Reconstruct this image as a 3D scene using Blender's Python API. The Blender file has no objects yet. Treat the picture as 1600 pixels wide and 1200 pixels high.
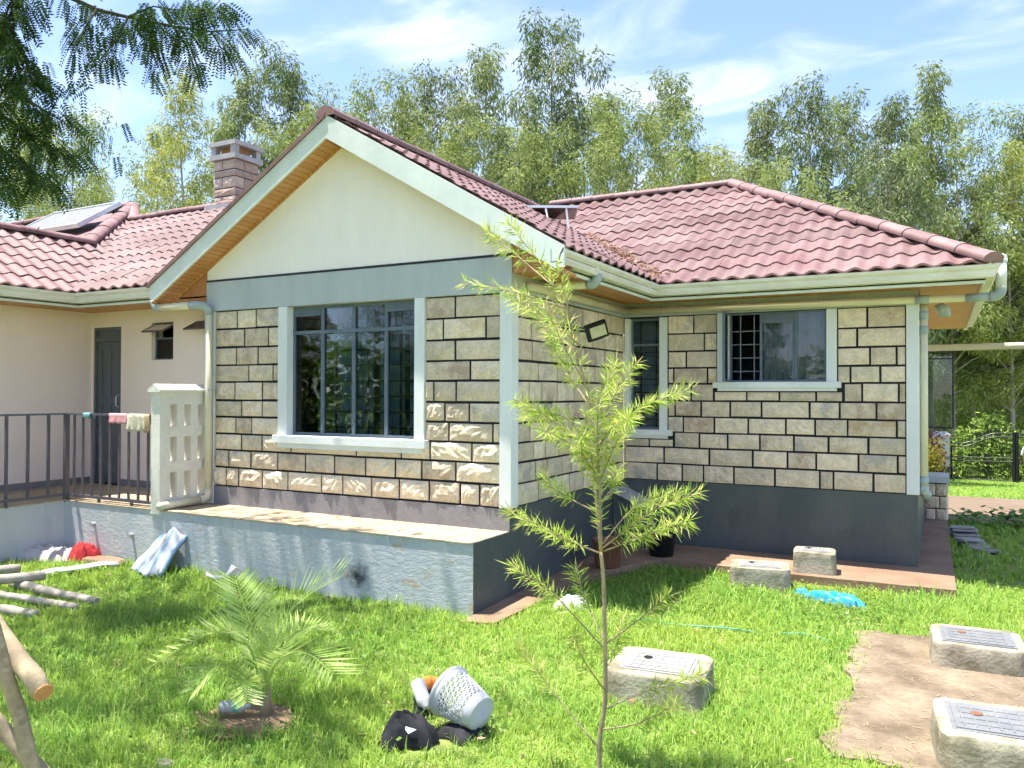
import bpy, bmesh, math, random
import numpy as np
from mathutils import Vector, Matrix, Quaternion
random.seed(11)
rng = np.random.default_rng(11)
S = bpy.context.scene
COL = S.collection
R_ = math.radians

# ------------------------------------------------------------------ camera
FWD = Vector((-0.4736, 0.8807, 0.0109)).normalized()
RIGHT = Vector((0.8807, 0.4737, 0.0028)).normalized()
UP = RIGHT.cross(FWD).normalized()
RIGHT = FWD.cross(UP).normalized()
cam = bpy.data.cameras.new('camera')
cam.sensor_width = 36.0
cam.lens = 28.125
cam.clip_start = 0.05
cam.clip_end = 2000
camo = bpy.data.objects.new('camera', cam)
COL.objects.link(camo)
camo.matrix_world = Matrix(((RIGHT.x, UP.x, -FWD.x, 3.545), (RIGHT.y, UP.y, -FWD.y, -6.562), (RIGHT.z, UP.z, -FWD.z, 1.933), (0, 0, 0, 1)))
S.camera = camo

# ------------------------------------------------------------------ sky, sun, exposure
SUN_TRAVEL = Vector((0.235, 0.12, -1.0)).normalized()
SKY_STRENGTH = 0.104
W = bpy.data.worlds.new('World')
S.world = W
W.use_nodes = True
nt = W.node_tree
nt.nodes.clear()
N = nt.nodes.new
sky = N('ShaderNodeTexSky'); sky.sky_type = 'NISHITA'; sky.sun_disc = False
sky.sun_elevation = R_(75.2); sky.sun_rotation = math.atan2(-0.235, -0.12)
sky.altitude = 1800; sky.air_density = 1.0; sky.dust_density = 1.0; sky.ozone_density = 2.0
tc = N('ShaderNodeTexCoord')
sep = N('ShaderNodeSeparateXYZ'); nt.links.new(tc.outputs['Generated'], sep.inputs[0])
addz = N('ShaderNodeMath'); addz.operation = 'MAXIMUM'; addz.inputs[1].default_value = 0.0
nt.links.new(sep.outputs['Z'], addz.inputs[0])
addz2 = N('ShaderNodeMath'); addz2.operation = 'ADD'; addz2.inputs[1].default_value = 0.16
nt.links.new(addz.outputs[0], addz2.inputs[0])
dx = N('ShaderNodeMath'); dx.operation = 'DIVIDE'; nt.links.new(sep.outputs['X'], dx.inputs[0]); nt.links.new(addz2.outputs[0], dx.inputs[1])
dy = N('ShaderNodeMath'); dy.operation = 'DIVIDE'; nt.links.new(sep.outputs['Y'], dy.inputs[0]); nt.links.new(addz2.outputs[0], dy.inputs[1])
comb = N('ShaderNodeCombineXYZ'); nt.links.new(dx.outputs[0], comb.inputs[0]); nt.links.new(dy.outputs[0], comb.inputs[1])
mp = N('ShaderNodeMapping'); nt.links.new(comb.outputs[0], mp.inputs[0])
mp.inputs['Rotation'].default_value = (0, 0, R_(35)); mp.inputs['Scale'].default_value = (1.0, 1.7, 1.0); mp.inputs['Location'].default_value = (2.3, 0.9, 0)
n1 = N('ShaderNodeTexNoise'); n1.inputs['Scale'].default_value = 0.55; n1.inputs['Detail'].default_value = 4; n1.inputs['Distortion'].default_value = 0.4
n2 = N('ShaderNodeTexNoise'); n2.inputs['Scale'].default_value = 2.6; n2.inputs['Detail'].default_value = 9; n2.inputs['Roughness'].default_value = 0.52; n2.inputs['Distortion'].default_value = 0.7
nt.links.new(mp.outputs[0], n1.inputs['Vector']); nt.links.new(mp.outputs[0], n2.inputs['Vector'])
mul = N('ShaderNodeMath'); mul.operation = 'MULTIPLY_ADD'; mul.inputs[1].default_value = 0.85
nt.links.new(n1.outputs[0], mul.inputs[0]); nt.links.new(n2.outputs[0], mul.inputs[2])
ramp = N('ShaderNodeMapRange'); ramp.interpolation_type = 'SMOOTHSTEP'
ramp.inputs['From Min'].default_value = 0.84; ramp.inputs['From Max'].default_value = 1.30
ramp.inputs['To Min'].default_value = 0.0; ramp.inputs['To Max'].default_value = 0.72
nt.links.new(mul.outputs[0], ramp.inputs['Value'])
mixc = N('ShaderNodeMix'); mixc.data_type = 'RGBA'
nt.links.new(ramp.outputs[0], mixc.inputs['Factor'])
tint = N('ShaderNodeMix'); tint.data_type = 'RGBA'; tint.blend_type = 'MULTIPLY'; tint.inputs['Factor'].default_value = 1.0
tint.inputs[7].default_value = (0.89, 0.825, 0.87, 1); nt.links.new(sky.outputs[0], tint.inputs[6])   # camera white balance
nt.links.new(tint.outputs[2], mixc.inputs[6])
mixc.inputs[7].default_value = (3.6, 3.7, 4.0, 1)
bg = N('ShaderNodeBackground'); bg.inputs['Strength'].default_value = SKY_STRENGTH
nt.links.new(mixc.outputs[2], bg.inputs['Color'])
wo = N('ShaderNodeOutputWorld'); nt.links.new(bg.outputs[0], wo.inputs[0])

sun = bpy.data.lights.new('sun', 'SUN'); sun.energy = 3.1; sun.angle = R_(0.53); sun.color = (1.0, 0.95, 0.86)
suno = bpy.data.objects.new('sun', sun); COL.objects.link(suno)
suno.location = (-5, -3, 20)
suno.rotation_euler = SUN_TRAVEL.to_track_quat('-Z', 'Y').to_euler()

S.view_settings.view_transform = 'Standard'
S.view_settings.look = 'None'
S.view_settings.gamma = 1.0
S.view_settings.exposure = 2.1
S.view_settings.use_curve_mapping = False
S.render.engine = 'CYCLES'
S.cycles.max_bounces = 7
S.cycles.diffuse_bounces = 4
S.cycles.use_light_tree = False
S.cycles.glossy_bounces = 3
S.cycles.transparent_max_bounces = 12
S.cycles.transmission_bounces = 4
S.cycles.sample_clamp_indirect = 6
S.cycles.use_denoising = True
S.cycles.use_adaptive_sampling = True
S.cycles.adaptive_threshold = 0.03

# ------------------------------------------------------------------ helpers
def g(x, y):
    """ground height: level round the house, falling away behind it"""
    t = min(max(y - 6.2, 0.0), 50.0)
    return -0.065 * t

class MB:
    def __init__(s): s.v = []; s.f = []
    def add(s, vs, fs):
        o = len(s.v); s.v += [tuple(p) for p in vs]; s.f += [tuple(i + o for i in q) for q in fs]
    def box(s, x0, x1, y0, y1, z0, z1):
        s.add([(x0,y0,z0),(x1,y0,z0),(x1,y1,z0),(x0,y1,z0),(x0,y0,z1),(x1,y0,z1),(x1,y1,z1),(x0,y1,z1)],
              [(3,2,1,0),(4,5,6,7),(0,1,5,4),(1,2,6,5),(2,3,7,6),(3,0,4,7)]); return s
    def obox(s, c, size, q):
        h = Vector(size) / 2; vs = []
        for sz in (-1, 1):
            for sx, sy in ((-1,-1),(1,-1),(1,1),(-1,1)):
                vs.append(Vector(c) + q @ Vector((h.x*sx, h.y*sy, h.z*sz)))
        s.add(vs, [(3,2,1,0),(4,5,6,7),(0,1,5,4),(1,2,6,5),(2,3,7,6),(3,0,4,7)]); return s
    def prism(s, poly, ext):
        n = len(poly); e = Vector(ext); a = [Vector(p) for p in poly]
        s.add(a + [p + e for p in a], [tuple(reversed(range(n))), tuple(range(n, 2*n))] + [(i, (i+1)%n, n+(i+1)%n, n+i) for i in range(n)]); return s
    def tube(s, pts, rad, n=8, cap=True):
        pts = [Vector(p) for p in pts]; m = len(pts)
        if not hasattr(rad, '__len__'): rad = [rad]*m
        o = len(s.v); prev = None
        for i, p in enumerate(pts):
            d = (pts[min(i+1,m-1)] - pts[max(i-1,0)])
            d = d.normalized() if d.length > 1e-9 else Vector((0,0,1))
            if prev is None:
                u = d.orthogonal().normalized()
            else:
                u = (prev - d*prev.dot(d))
                u = u.normalized() if u.length > 1e-6 else d.orthogonal().normalized()
            prev = u; w = d.cross(u)
            for k in range(n):
                a = 2*math.pi*k/n
                s.v.append(tuple(p + (u*math.cos(a) + w*math.sin(a))*rad[i]))
        for i in range(m-1):
            for k in range(n):
                s.f.append((o+i*n+k, o+i*n+(k+1)%n, o+(i+1)*n+(k+1)%n, o+(i+1)*n+k))
        if cap:
            s.f.append(tuple(o+k for k in reversed(range(n)))); s.f.append(tuple(o+(m-1)*n+k for k in range(n)))
        return s
    def lathe(s, prof, n=24, mat=None):
        o = len(s.v); mat = mat or Matrix.Identity(4)
        for r, z in prof:
            for k in range(n):
                a = 2*math.pi*k/n; s.v.append(tuple(mat @ Vector((r*math.cos(a), r*math.sin(a), z))))
        for i in range(len(prof)-1):
            for k in range(n):
                s.f.append((o+i*n+k, o+i*n+(k+1)%n, o+(i+1)*n+(k+1)%n, o+(i+1)*n+k))
        return s
    def mesh(s, name):
        me = bpy.data.meshes.new(name); me.from_pydata(s.v, [], s.f); me.update(); return me
    def build(s, name, mat, parent=None, smooth=False):
        return obj(name, s.mesh(name), mat, parent, smooth)

LOC = {}
def obj(name, me, mat, parent=None, smooth=False):
    o = bpy.data.objects.new(name, me); COL.objects.link(o)
    if mat is not None and not me.materials: me.materials.append(mat)
    if smooth and len(me.polygons): me.polygons.foreach_set('use_smooth', [True]*len(me.polygons))
    if parent is not None:
        o.parent = parent
        if parent.name in LOC: o.matrix_parent_inverse = Matrix.Translation(LOC[parent.name]).inverted()
    return o
def bevel(o, w=0.01, seg=2):
    m = o.modifiers.new('bevel', 'BEVEL'); m.width = w; m.segments = seg; m.limit_method = 'ANGLE'; m.angle_limit = R_(40); return o
def tag(o, label=None, cat=None, group=None, kind=None):
    if label: o['label'] = label
    if cat: o['category'] = cat
    if group: o['group'] = group
    if kind: o['kind'] = kind
    return o
def thing(name, label, cat, loc=(0,0,0), group=None):
    o = bpy.data.objects.new(name, None); COL.objects.link(o); o.location = loc; o.empty_display_size = 0.2
    LOC[o.name] = Vector(loc); return tag(o, label, cat, group)
def fast_mesh(name, V, loops, starts):
    me = bpy.data.meshes.new(name)
    V = np.asarray(V, np.float32)
    me.vertices.add(len(V)); me.vertices.foreach_set('co', V.ravel())
    me.loops.add(len(loops)); me.loops.foreach_set('vertex_index', np.asarray(loops, np.int32))
    me.polygons.add(len(starts)); me.polygons.foreach_set('loop_start', np.asarray(starts, np.int32))
    me.update(calc_edges=True); me.validate(); return me
def leaf_mesh(name, P, Dr, L, Wd, nrm=None):
    """rhombic leaves: base P, direction Dr, lengths L, widths Wd"""
    P = np.asarray(P, float); Dr = np.asarray(Dr, float); n = len(P)
    Dr = Dr/np.maximum(np.linalg.norm(Dr, axis=1, keepdims=True), 1e-9)
    r = rng.normal(size=(n,3)) if nrm is None else nrm
    side = np.cross(Dr, r); side /= np.maximum(np.linalg.norm(side, axis=1, keepdims=True), 1e-9)
    L = np.broadcast_to(L, (n,))[:,None]; Wd = np.broadcast_to(Wd, (n,))[:,None]
    V = np.stack([P, P + Dr*L*0.45 + side*Wd/2, P + Dr*L, P + Dr*L*0.45 - side*Wd/2], 1).reshape(-1,3)
    return fast_mesh(name, V, np.arange(4*n), np.arange(0, 4*n, 4))

# ------------------------------------------------------------------ materials
def newmat(name):
    m = bpy.data.materials.new(name); m.use_nodes = True; n = m.node_tree
    return m, n, n.nodes['Principled BSDF']
def pm(name, c1, c2=None, rough=0.7, scale=4.0, detail=5, lo=0.35, hi=0.65, bump=0.0, bscale=30.0, spec=0.3, objrand=0.0, stretch=None, fine=0.12, metal=0.0):
    m, n, b = newmat(name); nd, lk = n.nodes.new, n.links.new
    b.inputs['Roughness'].default_value = rough; b.inputs['Specular IOR Level'].default_value = spec; b.inputs['Metallic'].default_value = metal
    geo = nd('ShaderNodeNewGeometry'); vec = geo.outputs['Position']
    if stretch:
        mpn = nd('ShaderNodeMapping'); mpn.inputs['Scale'].default_value = stretch; lk(vec, mpn.inputs[0]); vec = mpn.outputs[0]
    c2 = c2 or tuple(x*0.82 for x in c1)
    no = nd('ShaderNodeTexNoise'); no.inputs['Scale'].default_value = scale; no.inputs['Detail'].default_value = detail; no.inputs['Roughness'].default_value = 0.6; lk(vec, no.inputs['Vector'])
    mr = nd('ShaderNodeMapRange'); mr.inputs['From Min'].default_value = lo; mr.inputs['From Max'].default_value = hi; lk(no.outputs[0], mr.inputs['Value'])
    mx = nd('ShaderNodeMix'); mx.data_type = 'RGBA'; lk(mr.outputs[0], mx.inputs['Factor'])
    mx.inputs[6].default_value = (*c1, 1); mx.inputs[7].default_value = (*c2, 1)
    col = mx.outputs[2]
    nf = nd('ShaderNodeTexNoise'); nf.inputs['Scale'].default_value = scale*9; nf.inputs['Detail'].default_value = 3; lk(vec, nf.inputs['Vector'])
    hv = nd('ShaderNodeHueSaturation'); lk(col, hv.inputs['Color'])
    vm = nd('ShaderNodeMapRange'); vm.inputs['To Min'].default_value = 1-fine; vm.inputs['To Max'].default_value = 1+fine; lk(nf.outputs[0], vm.inputs['Value'])
    val = vm.outputs[0]
    if objrand:
        oi = nd('ShaderNodeObjectInfo'); om = nd('ShaderNodeMapRange'); om.inputs['To Min'].default_value = 1-objrand; om.inputs['To Max'].default_value = 1+objrand
        lk(oi.outputs['Random'], om.inputs['Value']); mm = nd('ShaderNodeMath'); mm.operation = 'MULTIPLY'; lk(val, mm.inputs[0]); lk(om.outputs[0], mm.inputs[1]); val = mm.outputs[0]
    lk(val, hv.inputs['Value']); lk(hv.outputs[0], b.inputs['Base Color'])
    if bump:
        nb = nd('ShaderNodeTexNoise'); nb.inputs['Scale'].default_value = bscale; nb.inputs['Detail'].default_value = 6; lk(vec, nb.inputs['Vector'])
        bp = nd('ShaderNodeBump'); bp.inputs['Strength'].default_value = 1.0; bp.inputs['Distance'].default_value = bump; lk(nb.outputs[0], bp.inputs['Height']); lk(bp.outputs[0], b.inputs['Normal'])
    return m
def leafmat(name, cols, rough=0.45, trans=0.35, spec=0.4, patch=None, pscale=0.6, matte=False):
    """cols: list of colours spread over the leaves; patch: colour mixed in by area"""
    m, n, b = newmat(name); nd, lk = n.nodes.new, n.links.new
    geo = nd('ShaderNodeNewGeometry'); cr = nd('ShaderNodeValToRGB'); e = cr.color_ramp.elements
    while len(e) < len(cols): e.new(0.5)
    for i, c in enumerate(cols): e[i].position = i/(len(cols)-1); e[i].color = (*c, 1)
    lk(geo.outputs['Random Per Island'], cr.inputs[0]); col = cr.outputs[0]
    if patch:
        no = nd('ShaderNodeTexNoise'); no.inputs['Scale'].default_value = pscale; no.inputs['Detail'].default_value = 4; lk(geo.outputs['Position'], no.inputs['Vector'])
        mr = nd('ShaderNodeMapRange'); mr.inputs['From Min'].default_value = 0.42; mr.inputs['From Max'].default_value = 0.68; mr.inputs['To Max'].default_value = 0.75; lk(no.outputs[0], mr.inputs['Value'])
        mx = nd('ShaderNodeMix'); mx.data_type = 'RGBA'; lk(mr.outputs[0], mx.inputs['Factor']); lk(col, mx.inputs[6]); mx.inputs[7].default_value = (*patch, 1); col = mx.outputs[2]
    lk(col, b.inputs['Base Color']); b.inputs['Roughness'].default_value = rough; b.inputs['Specular IOR Level'].default_value = spec
    tr = nd('ShaderNodeBsdfTranslucent')
    if matte:
        n.nodes.remove(b); b = nd('ShaderNodeBsdfDiffuse'); lk(col, b.inputs['Color'])
    hs = nd('ShaderNodeHueSaturation'); hs.inputs['Value'].default_value = 1.5; hs.inputs['Hue'].default_value = 0.485; lk(col, hs.inputs['Color']); lk(hs.outputs[0], tr.inputs['Color'])
    ms = nd('ShaderNodeMixShader'); ms.inputs[0].default_value = trans; lk(b.outputs[0], ms.inputs[1]); lk(tr.outputs[0], ms.inputs[2])
    lk(ms.outputs[0], n.nodes['Material Output'].inputs['Surface'])
    return m
def stonemat(name, c1, c2, red=0.0):
    m, n, b = newmat(name); nd, lk = n.nodes.new, n.links.new
    b.inputs['Roughness'].default_value = 0.9; b.inputs['Specular IOR Level'].default_value = 0.15
    geo = nd('ShaderNodeNewGeometry'); oi = nd('ShaderNodeObjectInfo')
    no = nd('ShaderNodeTexNoise'); no.inputs['Scale'].default_value = 9; no.inputs['Detail'].default_value = 7; no.inputs['Roughness'].default_value = 0.65; lk(geo.outputs['Position'], no.inputs['Vector'])
    mr = nd('ShaderNodeMapRange'); mr.inputs['From Min'].default_value = 0.35; mr.inputs['From Max'].default_value = 0.68; lk(no.outputs[0], mr.inputs['Value'])
    mx = nd('ShaderNodeMix'); mx.data_type = 'RGBA'; lk(mr.outputs[0], mx.inputs['Factor']); mx.inputs[6].default_value = (*c1, 1); mx.inputs[7].default_value = (*c2, 1)
    # a few stones carry a reddish or bluish heart
    cr = nd('ShaderNodeValToRGB'); cr.color_ramp.interpolation = 'CONSTANT'; e = cr.color_ramp.elements
    spec = [(0, (0.62,0.54,0.40)), (0.68-red, (0.50,0.34,0.26)), (0.79-red*.5, (0.42,0.40,0.39)), (0.92, (0.60,0.43,0.22))]
    while len(e) < 4: e.new(0.5)
    for i, (p, c) in enumerate(spec): e[i].position = p; e[i].color = (*c, 1)
    lk(oi.outputs['Random'], cr.inputs[0])
    n2 = nd('ShaderNodeTexNoise'); n2.inputs['Scale'].default_value = 4.5; n2.inputs['Detail'].default_value = 6; lk(geo.outputs['Position'], n2.inputs['Vector'])
    m2 = nd('ShaderNodeMapRange'); m2.inputs['From Min'].default_value = 0.47; m2.inputs['From Max'].default_value = 0.66; m2.inputs['To Max'].default_value = 0.75; lk(n2.outputs[0], m2.inputs['Value'])
    mx2 = nd('ShaderNodeMix'); mx2.data_type = 'RGBA'; lk(m2.outputs[0], mx2.inputs['Factor']); lk(mx.outputs[2], mx2.inputs[6]); lk(cr.outputs[0], mx2.inputs[7])
    mu = nd('ShaderNodeMath'); mu.operation = 'MULTIPLY'; mu.inputs[1].default_value = 7.31; lk(oi.outputs['Random'], mu.inputs[0])
    fr = nd('ShaderNodeMath'); fr.operation = 'FRACT'; lk(mu.outputs[0], fr.inputs[0])
    vr = nd('ShaderNodeMapRange'); vr.inputs['To Min'].default_value = 0.78; vr.inputs['To Max'].default_value = 1.12; lk(fr.outputs[0], vr.inputs['Value'])
    hv = nd('ShaderNodeHueSaturation'); lk(mx2.outputs[2], hv.inputs['Color']); nf = nd('ShaderNodeTexNoise'); nf.inputs['Scale'].default_value = 42; nf.inputs['Detail'].default_value = 6; nf.inputs['Roughness'].default_value = 0.75; lk(geo.outputs['Position'], nf.inputs['Vector'])
    fm = nd('ShaderNodeMapRange'); fm.inputs['From Min'].default_value = 0.3; fm.inputs['From Max'].default_value = 0.7; fm.inputs['To Min'].default_value = 0.84; fm.inputs['To Max'].default_value = 1.22; lk(nf.outputs[0], fm.inputs['Value'])
    vv = nd('ShaderNodeMath'); vv.operation = 'MULTIPLY'; lk(vr.outputs[0], vv.inputs[0]); lk(fm.outputs[0], vv.inputs[1])
    lk(vv.outputs[0], hv.inputs['Value']); lk(hv.outputs[0], b.inputs['Base Color'])
    nb = nd('ShaderNodeTexNoise'); nb.inputs['Scale'].default_value = 34; nb.inputs['Detail'].default_value = 8; nb.inputs['Roughness'].default_value = 0.7; lk(geo.outputs['Position'], nb.inputs['Vector'])
    bp = nd('ShaderNodeBump'); bp.inputs['Distance'].default_value = 0.025; bp.inputs['Strength'].default_value = 0.85; lk(nb.outputs[0], bp.inputs['Height']); lk(bp.outputs[0], b.inputs['Normal'])
    return m
def boardmat(name, c1, c2, axis, pitch=0.06):
    """tongue-and-groove boards: grooves across the given world axis"""
    m, n, b = newmat(name); nd, lk = n.nodes.new, n.links.new
    b.inputs['Roughness'].default_value = 0.45
    geo = nd('ShaderNodeNewGeometry'); sp = nd('ShaderNodeSeparateXYZ'); lk(geo.outputs['Position'], sp.inputs[0])
    dv = nd('ShaderNodeMath'); dv.operation = 'DIVIDE'; dv.inputs[1].default_value = pitch; lk(sp.outputs[axis], dv.inputs[0])
    fr = nd('ShaderNodeMath'); fr.operation = 'FRACT'; lk(dv.outputs[0], fr.inputs[0])
    fl = nd('ShaderNodeMath'); fl.operation = 'FLOOR'; lk(dv.outputs[0], fl.inputs[0])
    wn = nd('ShaderNodeTexWhiteNoise'); wn.noise_dimensions = '1D'; lk(fl.outputs[0], wn.inputs['W'])
    no = nd('ShaderNodeTexNoise'); no.inputs['Scale'].default_value = 5; no.inputs['Detail'].default_value = 6; lk(geo.outputs['Position'], no.inputs['Vector'])
    ad = nd('ShaderNodeMath'); ad.operation = 'MULTIPLY_ADD'; ad.inputs[1].default_value = 0.55; lk(wn.outputs[0], ad.inputs[0]); lk(no.outputs[0], ad.inputs[2])
    mr = nd('ShaderNodeMapRange'); mr.inputs['From Min'].default_value = 0.4; mr.inputs['From Max'].default_value = 1.1; lk(ad.outputs[0], mr.inputs['Value'])
    mx = nd('ShaderNodeMix'); mx.data_type = 'RGBA'; lk(mr.outputs[0], mx.inputs['Factor']); mx.inputs[6].default_value = (*c1, 1); mx.inputs[7].default_value = (*c2, 1)
    lt = nd('ShaderNodeMath'); lt.operation = 'GREATER_THAN'; lt.inputs[1].default_value = 0.13; lk(fr.outputs[0], lt.inputs[0])
    bp = nd('ShaderNodeBump'); bp.inputs['Distance'].default_value = 0.01; lk(lt.outputs[0], bp.inputs['Height']); lk(bp.outputs[0], b.inputs['Normal'])
    m3 = nd('ShaderNodeMix'); m3.data_type = 'RGBA'; lk(lt.outputs[0], m3.inputs['Factor']); m3.inputs[6].default_value = (c1[0]*.6, c1[1]*.55, c1[2]*.5, 1); lk(mx.outputs[2], m3.inputs[7])
    lk(m3.outputs[2], b.inputs['Base Color']); return m
def glassmat(name, tint=(0.55,0.62,0.66), rough=0.02, ior=1.5):
    m, n, b = newmat(name); nd, lk = n.nodes.new, n.links.new; n.nodes.remove(b)
    fz = nd('ShaderNodeFresnel'); fz.inputs['IOR'].default_value = ior
    t = nd('ShaderNodeBsdfTransparent'); t.inputs[0].default_value = (*tint, 1)
    gl = nd('ShaderNodeBsdfGlossy'); gl.inputs['Roughness'].default_value = rough
    no = nd('ShaderNodeTexNoise'); no.inputs['Scale'].default_value = 2.5; geo = nd('ShaderNodeNewGeometry'); lk(geo.outputs['Position'], no.inputs['Vector'])
    bp = nd('ShaderNodeBump'); bp.inputs['Distance'].default_value = 0.004; bp.inputs['Strength'].default_value = 0.5; lk(no.outputs[0], bp.inputs['Height']); lk(bp.outputs[0], gl.inputs['Normal'])
    ms = nd('ShaderNodeMixShader'); lk(fz.outputs[0], ms.inputs[0]); lk(t.outputs[0], ms.inputs[1]); lk(gl.outputs[0], ms.inputs[2])
    lk(ms.outputs[0], n.nodes['Material Output'].inputs['Surface']); return m
def veranda_paint(name):
    """weathered blue-grey paint: worn patches, run-off streaks, a soot mark"""
    m, n, b = newmat(name); nd, lk = n.nodes.new, n.links.new
    b.inputs['Roughness'].default_value = 0.75
    geo = nd('ShaderNodeNewGeometry')
    def noise(sc, st=(1,1,1), det=6):
        mpn = nd('ShaderNodeMapping'); mpn.inputs['Scale'].default_value = st; lk(geo.outputs['Position'], mpn.inputs[0])
        no = nd('ShaderNodeTexNoise'); no.inputs['Scale'].default_value = sc; no.inputs['Detail'].default_value = det; no.inputs['Roughness'].default_value = 0.65; lk(mpn.outputs[0], no.inputs['Vector']); return no.outputs[0]
    def rng_(v, a, c, d=1.0):
        mr = nd('ShaderNodeMapRange'); mr.inputs['From Min'].default_value = a; mr.inputs['From Max'].default_value = c; mr.inputs['To Max'].default_value = d; lk(v, mr.inputs['Value']); return mr.outputs[0]
    def mix(f, a, c):
        mx = nd('ShaderNodeMix'); mx.data_type = 'RGBA'; lk(f, mx.inputs['Factor'])
        for i, q in ((6, a), (7, c)):
            if isinstance(q, tuple): mx.inputs[i].default_value = (*q, 1)
            else: lk(q, mx.inputs[i])
        return mx.outputs[2]
    c = mix(rng_(noise(2.2, (1.5,1,.35)), 0.35, 0.7), (0.40,0.44,0.475), (0.53,0.54,0.535))
    c = mix(rng_(noise(6, (2,1,.18)), 0.55, 0.75, 0.6), c, (0.30,0.33,0.33))
    c = mix(rng_(noise(5.0, (1,1,1.3), 9), 0.60, 0.66, 0.9), c, (0.44,0.35,0.22))
    sp = nd('ShaderNodeVectorMath'); sp.operation = 'DISTANCE'; sp.inputs[1].default_value = (-1.25, -0.66, 0.22); lk(geo.outputs['Position'], sp.inputs[0])
    wob = nd('ShaderNodeMath'); wob.operation = 'MULTIPLY_ADD'; wob.inputs[1].default_value = 0.25; lk(noise(14), wob.inputs[0]); lk(sp.outputs['Value'], wob.inputs[2])
    mr = nd('ShaderNodeMapRange'); mr.inputs['From Min'].default_value = 0.28; mr.inputs['From Max'].default_value = 0.15; lk(wob.outputs[0], mr.inputs['Value'])
    c = mix(mr.outputs[0], c, (0.03,0.03,0.035))
    lk(c, b.inputs['Base Color'])
    bp = nd('ShaderNodeBump'); bp.inputs['Distance'].default_value = 0.008; lk(noise(16, (1,1,2), 8), bp.inputs['Height']); lk(bp.outputs[0], b.inputs['Normal'])
    return m

M = {}
M['stone'] = stonemat('cut_stone', (0.84,0.70,0.525), (0.67,0.55,0.40))
M['stone2'] = stonemat('chimney_stone', (0.52,0.43,0.36), (0.38,0.29,0.24), red=0.3)
M['mortar'] = pm('black_pointing', (0.022,0.02,0.023), rough=0.8)
M['trim'] = pm('pale_trim_paint', (0.76,0.77,0.75), (0.66,0.68,0.66), scale=2.2, stretch=(1,1,.35), rough=0.55, bump=0.002, bscale=60, fine=0.03)
M['beam'] = pm('grey_beam_paint', (0.46,0.495,0.51), (0.40,0.44,0.455), scale=1.6, stretch=(1.6,1,.4), rough=0.6, bump=0.002, bscale=50, fine=0.03)
M['cream'] = pm('cream_gable_paint', (0.90,0.84,0.79), (0.845,0.79,0.74), scale=1.1, rough=0.65, bump=0.003, bscale=40, fine=0.04, stretch=(1.6,1,.35), lo=0.4, hi=0.75)
M['peach'] = pm('peach_wall_paint', (0.90,0.77,0.69), (0.87,0.74,0.655), scale=0.8, rough=0.7, bump=0.003, bscale=40, fine=0.03)
M['line'] = pm('black_line_paint', (0.025,0.025,0.03), rough=0.5)
M['plinth'] = pm('dark_plinth_paint', (0.06,0.073,0.08), (0.09,0.098,0.095), scale=2.2, rough=0.42, bump=0.003, bscale=18, stretch=(1,1,.4))
M['skirt'] = pm('grey_skirting', (0.20,0.19,0.20), (0.25,0.235,0.24), scale=3, rough=0.8, bump=0.003, bscale=40)
M['tile'] = pm('maroon_roof_tile', (0.155,0.084,0.082), (0.215,0.140,0.134), scale=1.7, rough=0.6, spec=0.25, objrand=0.2, bump=0.0008, bscale=120, fine=0.15)
M['cap'] = pm('ridge_cap_tile', (0.19,0.105,0.102), (0.26,0.165,0.158), scale=3.0, rough=0.6, spec=0.25, objrand=0.14, bump=0.0008, bscale=120)
M['gutter'] = pm('cream_gutter', (0.78,0.75,0.67), (0.66,0.63,0.54), scale=3, rough=0.4, spec=0.45, stretch=(1,1,2), fine=0.05)
M['fascia'] = pm('fascia_paint', (0.70,0.74,0.71), (0.58,0.63,0.60), scale=2.6, rough=0.5, fine=0.05)
M['pipe'] = pm('cream_pvc', (0.66,0.62,0.46), (0.60,0.55,0.40), scale=3, rough=0.4, fine=0.05)
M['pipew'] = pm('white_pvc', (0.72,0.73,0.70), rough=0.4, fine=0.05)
M['joint'] = pm('grey_pvc', (0.36,0.42,0.44), rough=0.4, fine=0.05)
M['soffY'] = boardmat('soffit_boards_y', (0.50,0.215,0.07), (0.60,0.30,0.11), 'Y')
M['soffX'] = boardmat('soffit_boards_x', (0.50,0.215,0.07), (0.60,0.30,0.11), 'X')
M['brown'] = pm('brown_closure_board', (0.40,0.16,0.07), (0.47,0.21,0.09), scale=4, rough=0.5)
M['frame'] = pm('blue_grey_steel', (0.10,0.135,0.17), (0.13,0.165,0.20), scale=6, rough=0.4, fine=0.08)
M['black'] = pm('black_steel', (0.018,0.02,0.024), rough=0.4)
M['bar'] = pm('grey_grille_paint', (0.22,0.25,0.28), rough=0.5)
M['glass'] = glassmat('window_glass', tint=(0.58,0.66,0.70))
M['glass2'] = glassmat('pale_glass', tint=(0.8,0.84,0.86))
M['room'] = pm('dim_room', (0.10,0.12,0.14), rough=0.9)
M['curtain'] = pm('grey_curtain', (0.30,0.33,0.35), (0.24,0.265,0.285), scale=2, stretch=(9,1,.2), rough=0.9)
M['curtaind'] = pm('dark_curtain', (0.46,0.55,0.64), (0.34,0.42,0.50), scale=2, stretch=(9,1,.2), rough=0.9)
M['door'] = pm('slate_door_paint', (0.10,0.115,0.13), (0.125,0.14,0.155), scale=3, rough=0.4, fine=0.06)
M['rail'] = pm('plum_grey_steel', (0.095,0.085,0.105), (0.12,0.11,0.125), scale=8, rough=0.45)
M['vpaint'] = veranda_paint('weathered_blue_paint')
M['slab'] = pm('buff_veranda_slab', (0.44,0.37,0.26), (0.34,0.265,0.17), scale=3.2, rough=0.75, bump=0.002, bscale=60, objrand=0.06)
M['screen'] = pm('screen_wall_paint', (0.76,0.73,0.64), (0.70,0.665,0.58), scale=2.5, rough=0.75, bump=0.004, bscale=40)
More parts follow.
